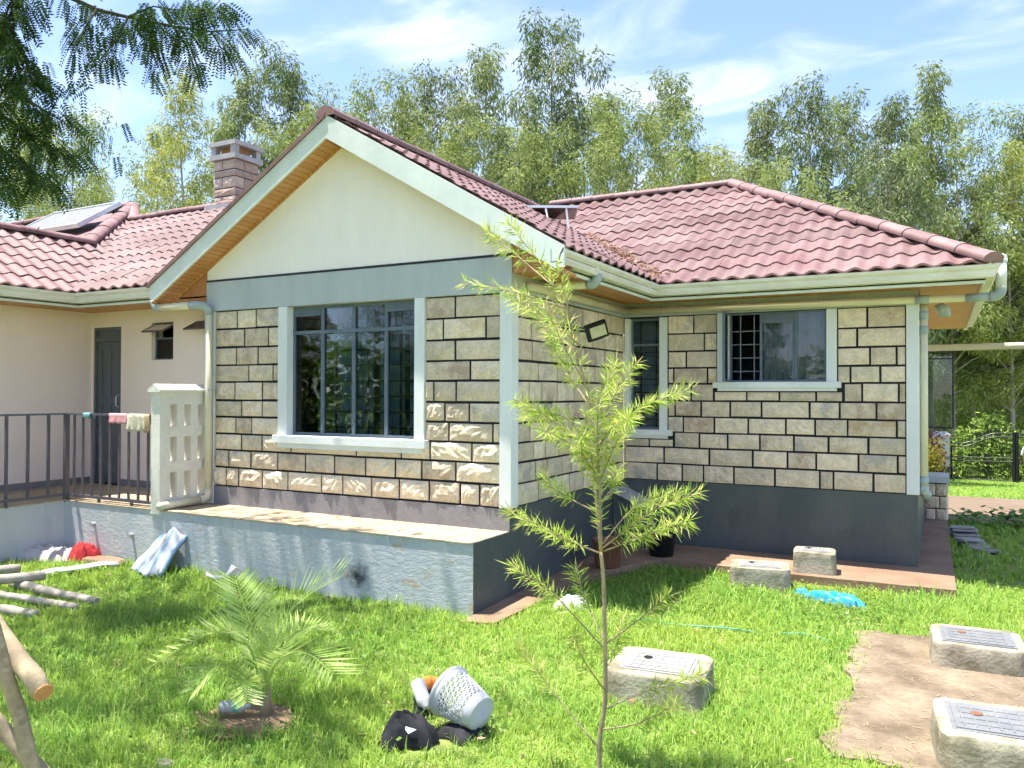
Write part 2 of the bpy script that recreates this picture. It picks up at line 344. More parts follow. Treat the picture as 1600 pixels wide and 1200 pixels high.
M['cement'] = pm('grey_cement', (0.40,0.40,0.40), (0.33,0.33,0.34), scale=4, rough=0.8, bump=0.003, bscale=40)
M['conc'] = pm('stained_concrete', (0.36,0.325,0.245), (0.18,0.16,0.105), scale=5.5, rough=0.9, bump=0.006, bscale=45, lo=0.42, hi=0.64)
M['cover'] = pm('grey_cover', (0.15,0.158,0.165), (0.20,0.205,0.21), scale=8, rough=0.6)
M['coverw'] = pm('bleached_cover', (0.30,0.295,0.28), (0.24,0.235,0.22), scale=8, rough=0.7)
M['apron'] = pm('earth_stained_concrete', (0.20,0.125,0.08), (0.27,0.185,0.12), scale=2.2, rough=0.9, bump=0.004, bscale=30)
M['drive'] = pm('brown_drive', (0.20,0.15,0.105), (0.16,0.11,0.075), scale=1.1, rough=0.9, bump=0.004, bscale=20, stretch=(.4,1.6,1))
M['dirt'] = pm('bare_earth', (0.27,0.21,0.145), (0.125,0.095,0.062), scale=2.6, rough=0.95, bump=0.012, bscale=26, fine=0.25)
M['soil'] = pm('lawn_soil', (0.15,0.23,0.04), (0.21,0.23,0.075), scale=2.0, rough=0.95, bump=0.01, bscale=30)
M['grass'] = leafmat('grass_blades', [(0.13,0.28,0.04), (0.19,0.36,0.055), (0.27,0.43,0.075), (0.39,0.49,0.14)], rough=0.5, trans=0.4, spec=0.3, patch=(0.31,0.42,0.07), pscale=0.8)
M['weed'] = leafmat('broad_weeds', [(0.08,0.17,0.025), (0.12,0.23,0.035), (0.18,0.29,0.055)], trans=0.3)
M['bark'] = pm('pale_bark', (0.46,0.40,0.32), (0.24,0.20,0.16), scale=5, rough=0.9, stretch=(1,1,.25), bump=0.01, bscale=20)
M['barkd'] = pm('dark_bark', (0.10,0.08,0.06), (0.06,0.05,0.04), scale=6, rough=0.9)
M['eucA'] = leafmat('grey_green_leaves', [(0.09,0.13,0.05), (0.17,0.22,0.09), (0.28,0.32,0.15), (0.42,0.44,0.26)], rough=0.42, trans=0.3, spec=0.4, patch=(0.22,0.28,0.085), pscale=0.6, matte=True)
M['eucB'] = leafmat('blue_green_leaves', [(0.07,0.105,0.045), (0.14,0.185,0.085), (0.24,0.28,0.14), (0.38,0.40,0.24)], rough=0.42, trans=0.28, spec=0.4, patch=(0.10,0.16,0.06), pscale=0.6, matte=True)
M['eucC'] = leafmat('olive_leaves', [(0.105,0.15,0.05), (0.19,0.25,0.08), (0.29,0.345,0.13), (0.41,0.44,0.21)], rough=0.42, trans=0.32, spec=0.35, patch=(0.24,0.30,0.075), pscale=0.5, matte=True)
M['eucF'] = leafmat('yellow_green_leaves', [(0.15,0.20,0.045), (0.26,0.315,0.075), (0.38,0.40,0.13), (0.47,0.47,0.21)], rough=0.42, trans=0.35, spec=0.35, patch=(0.33,0.37,0.06), pscale=0.5, matte=True)
M['pinn'] = leafmat('pinnate_leaves', [(0.03,0.06,0.02), (0.05,0.095,0.03), (0.085,0.135,0.045)], rough=0.5, trans=0.2, spec=0.3, matte=True)
M['sapl'] = leafmat('sapling_leaves', [(0.15,0.26,0.03), (0.26,0.39,0.045), (0.38,0.49,0.09), (0.52,0.58,0.20), (0.38,0.32,0.12)], rough=0.5, trans=0.4, spec=0.25)
M['palm'] = leafmat('palm_leaflets', [(0.26,0.40,0.09), (0.34,0.47,0.12), (0.44,0.54,0.19)], rough=0.4, trans=0.3)
M['under'] = leafmat('undergrowth_leaves', [(0.07,0.13,0.03), (0.15,0.25,0.05), (0.25,0.36,0.08), (0.38,0.45,0.15)], rough=0.4, trans=0.3, patch=(0.24,0.34,0.06), pscale=0.5, matte=True)
M['croton'] = leafmat('croton_leaves', [(0.35,0.30,0.04), (0.45,0.40,0.06)], trans=0.3)
M['redleaf'] = leafmat('red_leaves', [(0.13,0.03,0.045), (0.2,0.05,0.06)], trans=0.3)
M['straw'] = leafmat('dry_straw', [(0.45,0.36,0.22), (0.30,0.22,0.12), (0.55,0.46,0.30)], trans=0.1)
M['dry'] = leafmat('dry_leaves', [(0.30,0.17,0.09), (0.42,0.27,0.15), (0.24,0.14,0.09)], trans=0.1)
M['wood'] = pm('bleached_pole', (0.40,0.36,0.30), (0.28,0.25,0.21), scale=5, rough=0.85, bump=0.004, bscale=40)
M['woodb'] = pm('rough_brown_pole', (0.42,0.33,0.20), (0.24,0.19,0.125), scale=7, rough=0.9, bump=0.006, bscale=30)
M['cut'] = pm('fresh_cut_wood', (0.55,0.27,0.13), (0.42,0.19,0.085), scale=14, rough=0.8, bump=0.003, bscale=60)
M['white_pl'] = pm('white_plastic', (0.50,0.51,0.53), rough=0.35, fine=0.03)
M['blackcl'] = pm('black_cloth', (0.022,0.022,0.025), (0.035,0.035,0.04), scale=20, rough=0.95, spec=0.1)
M['redcl'] = pm('red_cloth', (0.38,0.025,0.03), (0.28,0.018,0.022), scale=12, rough=0.9)
M['whitecl'] = pm('off_white_cloth', (0.62,0.57,0.52), (0.48,0.43,0.41), scale=9, rough=0.95, bump=0.004, bscale=60)
M['pinkcl'] = pm('pink_cloth', (0.72,0.36,0.38), (0.62,0.27,0.30), scale=16, rough=0.95)
M['creamcl'] = pm('cream_knit', (0.66,0.60,0.45), (0.52,0.46,0.33), scale=40, rough=0.95, bump=0.006, bscale=120)
M['tealcl'] = pm('teal_cloth', (0.22,0.42,0.48), rough=0.9)
M['browncl'] = pm('tan_cloth', (0.45,0.33,0.2), rough=0.9)
M['bluepl'] = pm('blue_plastic_sheet', (0.02,0.26,0.62), (0.03,0.33,0.70), scale=8, rough=0.35, fine=0.1)
M['hose'] = pm('teal_hose', (0.12,0.42,0.34), rough=0.4)
M['orange'] = pm('orange_rag', (0.6,0.2,0.04), rough=0.8)
M['terra'] = pm('brown_pot', (0.23,0.10,0.055), (0.17,0.075,0.045), scale=5, rough=0.6)
M['lens'] = pm('flood_lens', (0.62,0.58,0.42), rough=0.2, spec=0.6)
M['panel'] = pm('solar_cells', (0.16,0.10,0.09), (0.11,0.075,0.085), rough=0.15, spec=0.6)
M['alu'] = pm('aluminium', (0.68,0.69,0.70), rough=0.35, metal=0.3)
M['flag'] = pm('grey_flagstone', (0.36,0.35,0.34), (0.26,0.25,0.245), scale=6, rough=0.85, objrand=0.2)
M['skin'] = pm('skin', (0.12,0.06,0.035), rough=0.6)
M['shirt'] = pm('white_shirt', (0.74,0.75,0.77), rough=0.9)
M['trous'] = pm('beige_trousers', (0.50,0.46,0.38), rough=0.9)
M['gatepost'] = pm('white_gatepost', (0.66,0.68,0.68), (0.56,0.58,0.58), scale=2, rough=0.7)
def sackmat():
    m, n, b = newmat('woven_sack'); nd, lk = n.nodes.new, n.links.new
    geo = nd('ShaderNodeTexCoord'); sp = nd('ShaderNodeSeparateXYZ'); lk(geo.outputs['Generated'], sp.inputs[0])
    no = nd('ShaderNodeTexNoise'); no.inputs['Scale'].default_value = 5; lk(geo.outputs['Generated'], no.inputs['Vector'])
    ad = nd('ShaderNodeMath'); ad.operation = 'MULTIPLY_ADD'; ad.inputs[1].default_value = 0.12; lk(no.outputs[0], ad.inputs[0]); lk(sp.outputs['X'], ad.inputs[2])
    sn = nd('ShaderNodeMath'); sn.operation = 'SINE'; mu = nd('ShaderNodeMath'); mu.operation = 'MULTIPLY'; mu.inputs[1].default_value = 26; lk(ad.outputs[0], mu.inputs[0]); lk(mu.outputs[0], sn.inputs[0])
    mr = nd('ShaderNodeMapRange'); mr.inputs['From Min'].default_value = 0.45; mr.inputs['From Max'].default_value = 0.8; mr.inputs['To Max'].default_value = 0.8; lk(sn.outputs[0], mr.inputs['Value'])
    mx = nd('ShaderNodeMix'); mx.data_type = 'RGBA'; lk(mr.outputs[0], mx.inputs['Factor']); mx.inputs[6].default_value = (0.40,0.43,0.44,1); mx.inputs[7].default_value = (0.14,0.28,0.45,1)
    lk(mx.outputs[2], b.inputs['Base Color']); b.inputs['Roughness'].default_value = 0.5; return m
M['sack'] = sackmat()
# ------------------------------------------------------------------ ground, drive, apron, bare earth
def ground():
    xs = sorted(set([-400,-200,-100,-60,-40,-25,-15] + [round(-10+0.5*i,2) for i in range(41)] + [15,25,40,60,100,200,400]))
    ys = sorted(set([-400,-200,-100,-50,-25,-15] + [round(-10+0.5*i,2) for i in range(40)] + [10,13,16,20,25,30,35,40,50,56.2,70,100,200,400]))
    V = []
    for y in ys:
        for x in xs:
            z = g(x, y)
            if -6 < x < 8 and -9 < y < 2: z += 0.012*math.sin(x*1.7+y)*math.cos(y*1.3) - 0.014
            V.append((x, y, z))
    n = len(xs)
    F = [(j*n+i, j*n+i+1, (j+1)*n+i+1, (j+1)*n+i) for j in range(len(ys)-1) for i in range(n-1)]
    me = bpy.data.meshes.new('ground'); me.from_pydata(V, [], F); me.update()
    tag(obj('ground', me, M['soil'], smooth=True), 'green lawn soil sloping away behind the house', kind='structure')
ground()
def sheet(name, poly, z0, z1, mat, rough=0.0):
    b = MB(); n = len(poly)
    top = [(x + random.uniform(-rough,rough), y + random.uniform(-rough,rough), (z1(x,y) if callable(z1) else z1)) for x, y in poly]
    bot = [(x, y, (z0(x,y) if callable(z0) else z0)) for x, y in poly]
    b.add(bot + top, [tuple(range(n, 2*n))] + [(i, (i+1)%n, n+(i+1)%n, n+i) for i in range(n)])
    o = b.build(name, mat); return o
def densify(poly, step, jit):
    out = []
    for i, (x, y) in enumerate(poly):
        x2, y2 = poly[(i+1)%len(poly)]; L = math.hypot(x2-x, y2-y); k = max(1, int(L/step))
        for j in range(k):
            t = j/k; a = jit if j else jit*0.3
            out.append((x+(x2-x)*t+random.uniform(-a,a), y+(y2-y)*t+random.uniform(-a,a)))
    return out
APRON = [(0.005,-0.88),(0.28,-0.80),(0.31,0.1),(0.43,1.2),(0.8,2.12),(2.3,2.02),(3.66,2.07),(3.60,6.9),(3.30,6.9),(3.30,3.015),(0.005,3.015)]
sheet('concrete_apron', APRON, -0.3, lambda x, y: 0.085 if y > 1.0 else 0.03, M['apron'])['kind'] = 'structure'
DIRT = densify([(2.91,0.52),(3.05,.60),(3.2,.56),(3.45,0.66),(4.2,0.75),(6.5,0.9),(6.5,-2.2),(4.5,-2.0),(3.53,-1.98),(3.2,-1.93),(3.02,-1.98),(2.93,-1.75),(3.0,-1.5),(2.95,-1.25),(3.04,-.95),(3.0,-0.67),(2.92,-.45),(2.97,-.25),(2.9,-0.05),(2.96,.2)], 0.04, 0.013)
sheet('bare_earth', DIRT, -0.05, 0.004, M['dirt'])['kind'] = 'structure'
DRIVE = [(3.45,7.9),(14,8.3),(60,10),(60,18),(14,16.4),(3.4,16.2)]
sheet('driveway', DRIVE, lambda x,y: g(x,y)-0.4, lambda x,y: g(x,y)+0.05, M['drive'])['kind'] = 'structure'

# ------------------------------------------------------------------ the house
H = thing('house', 'stone bungalow with maroon tiled roof and cream front gable', 'house', (0,0,0))
ZR = [0.853,1.067,1.266,1.454,1.647,1.839,2.048,2.24,2.446,2.658,2.885]
D = 3.0247; WG = 4.008; RX = 3.31; TH = 0.2
# stones ----------------------------------------------------------
def stone_variant(i):
    r = random.Random(100+i); nx, nz = 10, 6; b = MB(); idx = {}
    for k in range(nz):
        for j in range(nx):
            u, v = j/(nx-1), k/(nz-1)
            e = min(u, 1-u)*2.6; e2 = min(v, 1-v)*1.9
            w = max(0.0, min(1.0, (min(e, e2)-0.16)/0.28))
            h = 0.006*r.random() + w*(0.30+0.70*r.random())*0.030
            if j in (0, nx-1) or k in (0, nz-1): h = 0.0
            idx[j,k] = len(b.v); b.v.append((u-0.5, -h, v-0.5))
    for k in range(nz-1):
        for j in range(nx-1):
            q = (idx[j,k], idx[j+1,k], idx[j+1,k+1], idx[j,k+1]); b.f.append(q)
    for a, c in (((0,0),(nx-1,0)), ((nx-1,0),(nx-1,nz-1)), ((nx-1,nz-1),(0,nz-1)), ((0,nz-1),(0,0))):
        p = b.v[idx[a]]; q = b.v[idx[c]]; o = len(b.v)
        b.v += [p, q, (q[0],0.03,q[2]), (p[0],0.03,p[2])]; b.f.append((o+3,o+2,o+1,o))
    me = b.mesh('stone'); me.materials.append(M['stone']); return me
SV = [stone_variant(i) for i in range(14)]
SVC = []
for me_ in SV[:6]:
    c_ = me_.copy(); c_.materials.clear(); c_.materials.append(M['stone2']); SVC.append(c_)
def stone(parent, c, w, h, rz, proud, mat=None):
    """one rock-faced block; c: centre on the wall face"""
    me = random.choice(SV); o = bpy.data.objects.new('stone', me); COL.objects.link(o); o.parent = parent
    o.location = c; o.rotation_euler = (0, 0, rz); o.scale = (w*random.choice((1,-1)), proud, h*random.choice((1,-1)))
    return o
J = 0.011   # half joint
def course(parent, joints, lo, hi, z0, z1, place, rz, proud):
    xs = [lo] + [j for j in joints if lo+0.06 < j < hi-0.06] + [hi]
    for a, c in zip(xs, xs[1:]):
        x0 = a + (J if a != lo else 0.004); x1 = c - (J if c != hi else 0.004)
        o = stone(parent, place((x0+x1)/2, (z0+z1)/2+random.uniform(-.002,.002)), x1-x0-random.uniform(-.004,.006), z1-z0-2*J-random.uniform(-.004,.006), rz, proud*random.uniform(.7,1.25))
        o.rotation_euler[1] = random.uniform(-.008,.008)
G = {0:[-3.72,-3.52,-3.15,-2.77,-2.29,-2.0,-1.62,-1.27,-0.91,-0.55,-0.33], 1:[-3.68,-3.33,-2.92,-2.52,-2.11,-1.7,-1.32,-1.0,-0.6,-0.15], 2:[-3.48,-3.16,-2.73,-1.82,-1.25,-0.9,-0.42],
     3:[-3.57,-3.32,-0.68,-0.19], 4:[-3.48,-3.16,-0.73,-0.45], 5:[-3.59,-3.16,-0.86,-0.6,-0.15], 6:[-3.37,-3.0,-0.44], 7:[-3.57,-3.23,-0.61,-0.14], 8:[-3.44,-3.07,-0.75,-0.27], 9:[-3.56,-3.26,-0.61,-0.13]}
RJ = {0:[0.43,0.75,1.01,1.37,1.84,2.33,2.47,2.88], 1:[0.52,1.08,1.59,1.98,2.29,2.73,3.12], 2:[0.33,0.67,0.96,1.3,1.67,2.05,2.42,2.83], 3:[0.76,1.14,1.54,1.96,2.28,2.62,3.11],
      4:[0.66,0.98,1.33,1.69,2.22,2.54,2.91], 5:[0.86,1.2,1.52,1.89,2.29,2.77,3.13], 6:[0.64,1.06,2.65,2.95], 7:[0.8,2.85,3.11], 8:[1.02,2.72], 9:[0.89,2.82]}
WX1, WX2, WZ1, WZ2 = -2.773, -1.07, 1.462, 2.87
PL = 0.11
# gable-front wall: dark mortar core with the window opening left open
b = MB(); y0, y1 = 0.012, TH
b.box(-WG, WX1, y0, y1, 0.0, 2.87); b.box(WX2, 0-0.012, y0, y1, 0.0, 2.87); b.box(WX1, WX2, y0, y1, 0.0, WZ1)
wall_front = b.build('stone_wall', M['mortar'], H)
wall_front['label'] = 'sunlit front wall of rough cream blocks under the gable'
for k in range(10):
    z0, z1 = ZR[k], ZR[k+1]; pr = 1.35 if k < 2 else (1.0 if k < 6 else 0.62)
    pl = lambda x, z: (x, 0.002, z)
    if z1 <= WZ1-0.05 + 0.06:
        course(wall_front, G[k], -WG+PL, -PL, z0, min(z1, 1.454), pl, 0, pr)
    else:
        course(wall_front, G[k], -WG+PL, WX1-0.125, z0, z1-(0.015 if k == 9 else 0), pl, 0, pr)
        course(wall_front, G[k], WX2+0.115, -PL, z0, z1-(0.015 if k == 9 else 0), pl, 0, pr)
# side wall of the gable wing
b = MB(); b.box(-TH, -0.012, 0.0125, D, 0.0, 2.87)
wall_side = b.build('stone_wall', M['mortar'], H); wall_side['label'] = 'shaded side wall of cream blocks beside the inner corner'
for k in range(10):
    js = []; y = 0.1 + random.uniform(.25,.5)
    while y < D-0.15: js.append(y); y += random.uniform(0.24, 0.46)
    course(wall_side, js, 0.118, D-0.012, ZR[k], ZR[k+1], lambda y, z: (-0.002, y, z), math.pi/2, 0.5)
# right-wing front wall with two openings
NW = (0.068, 0.468, 1.478, 2.87); RW = (1.308, 2.405, 2.066, 2.885)
b = MB(); y0, y1 = D+0.012, D+TH
b.box(0.0, NW[0], y0, y1, 0, 3.05); b.box(NW[1], RW[0], y0, y1, 0, 3.05); b.box(RW[1], RX-0.005, y0, y1, 0, 3.05)
b.box(NW[0], NW[1], y0, y1, 0, NW[2]); b.box(RW[0], RW[1], y0, y1, 0, RW[2]); b.box(NW[0], NW[1], y0, y1, NW[3], 3.05); b.box(RW[0], RW[1], y0, y1, RW[3], 3.05)
wall_right = b.build('stone_wall', M['mortar'], H); wall_right['label'] = 'shaded wall of cream blocks with an open casement window'
for k in range(10):
    z0, z1 = ZR[k], ZR[k+1]; pl = lambda x, z: (x, D+0.002, z); jr = RJ[k]
    hi = RX-PL
    if k < 2: course(wall_right, jr, 0.012, hi, z0, z1, pl, 0, 0.62)
    elif k == 2:
        course(wall_right, jr, 0.012, 0.632, z0, 1.373, pl, 0, 0.5); course(wall_right, [j for j in jr if j > .7], 0.634+2*J, hi, z0, z1, pl, 0, 0.62)
    elif k < 5: course(wall_right, jr, 0.575, hi, z0, z1, pl, 0, 0.62)
    elif k == 5:
        course(wall_right, jr, 0.575, 1.125, z0, z1, pl, 0, 0.6); course(wall_right, jr, 1.125+2*J, 2.565, z0, 1.958, pl, 0, 0.55); course(wall_right, jr, 2.565+2*J, hi, z0, z1, pl, 0, 0.6)
    else:
        course(wall_right, jr, 0.575, RW[0]-0.14, z0, z1, pl, 0, 0.62); course(wall_right, jr, RW[1]+0.115, hi, z0, z1, pl, 0, 0.62)
# other walls -------------------------------------------------------
b = MB(); b.box(RX-TH, RX-0.002, D+TH, 9.0, 0.0, 3.05); b.box(-WG-3.2, RX-TH, 8.8, 9.0, 0, 3.05)
b.build('side_wall', M['peach'], H)
b = MB(); b.box(-7.3, -7.10, -4.2, 8.8, 0.0, 3.12)
lw = b.build('courtyard_wall', M['peach'], H); lw['label'] = 'plain peach wall along the left walkway'
DX0, DX1, DZ1 = -7.06, -6.46, 2.835
SWX0, SWX1, SWZ0, SWZ1 = -5.83, -5.40, 2.36, 2.86
b = MB(); ya, yb = 0.62, 0.8
b.box(-7.1, DX0, ya, yb, 0, 3.12); b.box(DX0, DX1, ya, yb, DZ1, 3.12); b.box(DX1, SWX0, ya, yb, 0, 3.12)
b.box(SWX0, SWX1, ya, yb, 0, SWZ0); b.box(SWX0, SWX1, ya, yb, SWZ1, 3.12); b.box(SWX1, -WG, ya, yb, 0, 3.12)
b.build('entrance_wall', M['peach'], H)
b = MB(); b.box(-WG-0.0, -WG+0.2, TH, 0.62, 0, 3.05); b.build('return_wall', M['peach'], H)
# plinths
b = MB(); b.box(-0.05, 0.004, 0.0, D, 0, 0.853); b.box(0.004, RX+0.004, D-0.006, D+0.012, 0, 0.853); b.box(RX-0.002, RX+0.004, D+0.012, 9, 0, 0.853)
b.build('plinth', M['plinth'], H)
b = MB(); b.box(-WG, -0.0, -0.012, 0.012, 0.641, 0.846); b.build('skirting', M['skirt'], H)
# corner pilasters
def pil(x0,x1,y0,y1,z0,z1, mat=None):
    return bevel(MB().box(x0,x1,y0,y1,z0,z1).build('pilaster', mat or M['trim'], H), 0.006)
pil(-0.105, 0.022, -0.024, 0.12, 0.853, 2.872)
pil(-WG-0.015, -WG+0.105, -0.024, 0.1, 0.641, 2.872)
pil(RX-0.105, RX+0.02, D-0.02, D+0.12, 0.853, 2.95)
# ring beams and gable
b = MB(); b.box(-WG-0.02, 0.024, -0.028, TH, 2.872, 3.21); bevel(b.build('ring_beam', M['beam'], H), .004)
b = MB(); b.box(-TH, 0.02, TH, D, 2.885, 3.06); b.box(0.02, RX+0.02, D-0.012, D+0.012, 2.887, 3.06); b.build('eaves_beam', M['beam'], H)
b = MB(); b.box(-WG-0.012, 0.01, -0.034, TH, 3.2102, 3.232); b.build('painted_line', M['line'], H)
b = MB(); b.prism([(-WG-0.015,-0.02,3.232),(0.015,-0.02,3.232),(0.015,-0.02,3.34),(-2.004,-0.02,4.53),(-WG-0.015,-0.02,3.34)], (0,0.2,0)); b.build('gable_wall', M['cream'], H)
# ------------------------------------------------------------------ roof
PIT = 0.585; ANG = math.atan(PIT); CP, SP = math.cos(ANG), math.sin(ANG)
roof = MB()
EX, ROWE, WV = 0.03, 0.33, 0.21
# planes as polygons (slightly below the tiles)
def zR(x): return 4.75 - PIT*(x+2.004)           # right slope of the gable
def zF(y): return 3.20 + PIT*(y-2.46)            # front slope of the right wing
def zM(y): return 3.20 + PIT*(y+0.16)            # slope above the entrance wall
def zL(x): return 3.20 + PIT*(-6.34-x)           # slope above the courtyard wall
ZG, ZMAIN, ZMID = 4.75, 5.08, 5.03
def deck(pts, mat=None):
    roof.prism([(x,y,z-0.03) for x,y,z in pts], (0,0,-0.05))
xe = -2.004 + (4.75-3.2)/PIT                      # gable right eave X
ye = 2.46
yt = ye + (ZG-3.2)/PIT
yM = ye + (ZMAIN-3.2)/PIT
xh = 3.96 - (ZMAIN-3.2)/PIT
P_gr = [(xe,-0.27,3.2),(xe,ye,3.2),(-2.004,yt,ZG),(-2.004,-0.27,ZG)]
P_f = [(xe,ye,3.2),(3.96,ye,3.2),(xh,yM,ZMAIN),(-2.25,yM,ZMAIN),(-2.004,yt,ZG)]
P_h = [(3.96,ye,3.2),(3.96,yM+3.2,3.2),(xh,yM,ZMAIN)]
xl = -2.004 - (4.75-3.2)/PIT
P_gl = [(xl,-0.27,3.2),(-2.004,-0.27,ZG),(-2.004,yt,ZG),(xl,yt,3.2)]
yMid = -0.16 + (ZMID-3.2)/PIT
yv = -0.16 + (ZG-3.2)/PIT
P_m = [(-6.34,-0.16,3.2),(xl,-0.16,3.2),(-3.0,-0.16+(4.15-3.2)/PIT,4.15),(-3.0,yMid,ZMID),(-6.34-(ZMID-3.2)/PIT,yMid,ZMID)]
zb_ = 4.20; xb_ = -6.34-(zb_-3.2)/PIT; yvb = -0.16+(zb_-3.2)/PIT
xA = -10.3; zA = zL(xA)
P_l1 = [(-6.34,-4.6,3.2),(-6.34,-0.16,3.2),(xb_,yvb,zb_),(xb_,-4.6,zb_)]
P_l2 = [(xb_,1.17,zb_),(xb_,yvb,zb_),(-6.34-(ZMID-3.2)/PIT,yMid,ZMID),(xA,3.6,zA)]
P_lf = [(xb_,1.17,zb_),(xA,3.6,zA),(-17.5,3.6,zA),(-17.5,1.17,zb_)]
for P in (P_gr, P_f, P_h, P_gl, P_m, P_l1, P_l2, P_lf): deck(P)
deck([(xh,yM,ZMAIN),(-2.25,yM,ZMAIN),(-2.25,yM+3.2,3.2),(3.96,yM+3.2,3.2)])
deck([(-3.0,yMid,ZMID),(-9.4,yMid,ZMID),(-9.4,yMid+3.2,3.2),(-3.0,yMid+3.2,3.2)])
deck([(xb_,-4.6,zb_),(xb_,1.17,zb_),(-9.8,1.17,3.2),(-9.8,-4.6,3.2)])
ROOF = roof.build('roof', M['tile'], H)
def wave(s):
    u = (s/WV) % 1.0
    return 0.019*(1+math.cos(2*math.pi*u))
NW6 = 6
def panel_bm():
    bm = bmesh.new(); ns = NW6*8; rows = []
    for t, dz in ((0.0, -0.006), (0.0, 0.019), (ROWE+0.03, 0.002)):
        rows.append([bm.verts.new((NW6*WV*i/ns, t, wave(NW6*WV*i/ns) + dz)) for i in range(ns+1)])
    for a, c in zip(rows, rows[1:]):
        for i in range(ns): bm.faces.new((a[i], a[i+1], c[i+1], c[i]))
    return bm
bm0 = panel_bm(); FULL = bpy.data.meshes.new('roof_tile'); bm0.to_mesh(FULL); FULL.materials.append(M['tile']); bm0.free()
FULL.polygons.foreach_set('use_smooth', [True]*len(FULL.polygons))
FULL.set_sharp_from_angle(angle=R_(50))
def lay(P, O, a, label=None):
    """lay overlapping wavy tile strips over the convex polygon P; O eave origin, a eave direction"""
    O = Vector(O); a = Vector(a).normalized(); pts = [Vector(p) for p in P]
    nrm = (pts[1]-pts[0]).cross(pts[2]-pts[0]).normalized()
    if nrm.z < 0: nrm = -nrm
    u = nrm.cross(a).normalized()
    if u.z < 0: a = -a; u = -u; u = nrm.cross(a)
    if u.z < 0: u = -u
    q = [((p-O).dot(a), (p-O).dot(u)) for p in pts]
    area = sum(q[i][0]*q[(i+1)%len(q)][1]-q[(i+1)%len(q)][0]*q[i][1] for i in range(len(q)))
    if area < 0: q.reverse()
    s0, s1 = min(p[0] for p in q), max(p[0] for p in q); t0, t1 = min(p[1] for p in q), max(p[1] for p in q)
    PWd = NW6*WV
    r0 = int(math.floor(t0/ROWE + 1e-4)); r1 = int(math.ceil((t1-0.02)/ROWE))
    for r in range(r0, r1):
        off = (r % 2)*3*WV
        k0 = math.floor((s0-off)/PWd); k1 = math.ceil((s1-off)/PWd)
        for k in range(k0, k1):
            S0 = off + k*PWd; T0 = r*ROWE
            corners = [(S0+i, T0+j) for i in (0, PWd) for j in (0, ROWE+0.03)]
            cut = []
            dead = False
            for i in range(len(q)):
                x0, y0 = q[i]; x1, y1 = q[(i+1)%len(q)]
                ex, ey = x1-x0, y1-y0
                L = math.hypot(ex, ey)
                if L < 1e-5: continue
                ds = [(ex*(cy-y0)-ey*(cx-x0))/L for cx, cy in corners]
                if max(ds) < 0.01: dead = True; break
                if abs(ey) < 1e-4*L and ex > 0: continue      # eave edge: let the lip overhang
                if min(ds) < -0.001: cut.append((x0, y0, ex, ey))
            if dead: continue
            me = FULL
            if cut:
                bm = panel_bm()
                for x0, y0, ex, ey in cut:
                    bmesh.ops.bisect_plane(bm, geom=bm.verts[:]+bm.edges[:]+bm.faces[:], plane_co=(x0-S0, y0-T0, 0), plane_no=(ey, -ex, 0), clear_outer=True)
                if len(bm.faces) < 2: bm.free(); continue
                me = bpy.data.meshes.new('roof_tile'); bm.to_mesh(me); bm.free(); me.materials.append(M['tile'])
                me.polygons.foreach_set('use_smooth', [True]*len(me.polygons)); me.set_sharp_from_angle(angle=R_(50))
            o = bpy.data.objects.new('roof_tile', me); COL.objects.link(o); o.parent = ROOF
            Mx = Matrix.Identity(4)
            for i in range(3): Mx[i][0] = a[i]; Mx[i][1] = u[i]; Mx[i][2] = nrm[i]
            p = O + a*(S0+random.uniform(-.004,.004)) + u*(T0+random.uniform(-.009,.006)) + nrm*random.uniform(-0.003,0.004)
            for i in range(3): Mx[i][3] = p[i]
            o.matrix_basis = Mx
lay(P_f, (xe, ye, 3.2), (1,0,0))
lay(P_gr, (xe, -0.27, 3.2), (0,1,0))
lay(P_m, (-6.34,-0.16,3.2), (1,0,0))
lay(P_l1, (-6.34,-0.16,3.2), (0,1,0))
lay(P_l2, (-6.34,-0.16,3.2), (0,1,0))
lay(P_lf, (xb_, -0.5, 3.2), (1,0,0))
def capmesh(r0=0.105, r1=0.113, L=0.40):
    b = MB(); n = 10
    for i, (x, r) in enumerate(((0,r1),(0.05,r1),(0.055,r0*1.02),(L,r0))):
        for k in range(n+1):
            a = R_(-20) + R_(220)*k/n
            b.v.append((x, r*math.cos(a)*1.1, r*math.sin(a)*0.68))
    for i in range(3):
        for k in range(n): b.f.append((i*(n+1)+k, i*(n+1)+k+1, (i+1)*(n+1)+k+1, (i+1)*(n+1)+k))
    b.f.append(tuple(range(n+1)))
    me = b.mesh('ridge_cap'); me.materials.append(M['cap']); me.polygons.foreach_set('use_smooth', [True]*len(me.polygons)); me.set_sharp_from_angle(angle=R_(40)); return me
CAP = capmesh()
def caps(p0, p1, lift=0.03, start=0.0):
    p0 = Vector(p0); p1 = Vector(p1); d = (p1-p0); L = d.length; d.normalize(); n = max(1, round(L/0.37)); st = L/n
    sd = Vector((0,0,1)).cross(d).normalized(); up = d.cross(sd)
    for i in range(n):
        o = bpy.data.objects.new('ridge_cap', CAP); COL.objects.link(o); o.parent = ROOF
        Mx = Matrix.Identity(4); q = p0 + d*(i*st) + up*(lift+random.uniform(-.006,.006))
        for j in range(3): Mx[j][0] = d[j]*(st/0.37); Mx[j][1] = sd[j]; Mx[j][2] = up[j]; Mx[j][3] = q[j]
        o.matrix_basis = Mx
caps((-2.004,-0.30,ZG), (-2.004,yt,ZG))
caps((3.98,2.44,3.21), (xh,yM,ZMAIN))
caps((xh,yM,ZMAIN), (-2.25,yM,ZMAIN))
caps((xb_,-4.6,zb_), (xb_,1.2,zb_))
caps((xb_,1.17,zb_), (xA,3.6,zA))
caps((xA,3.6,zA), (-17.5,3.6,zA))
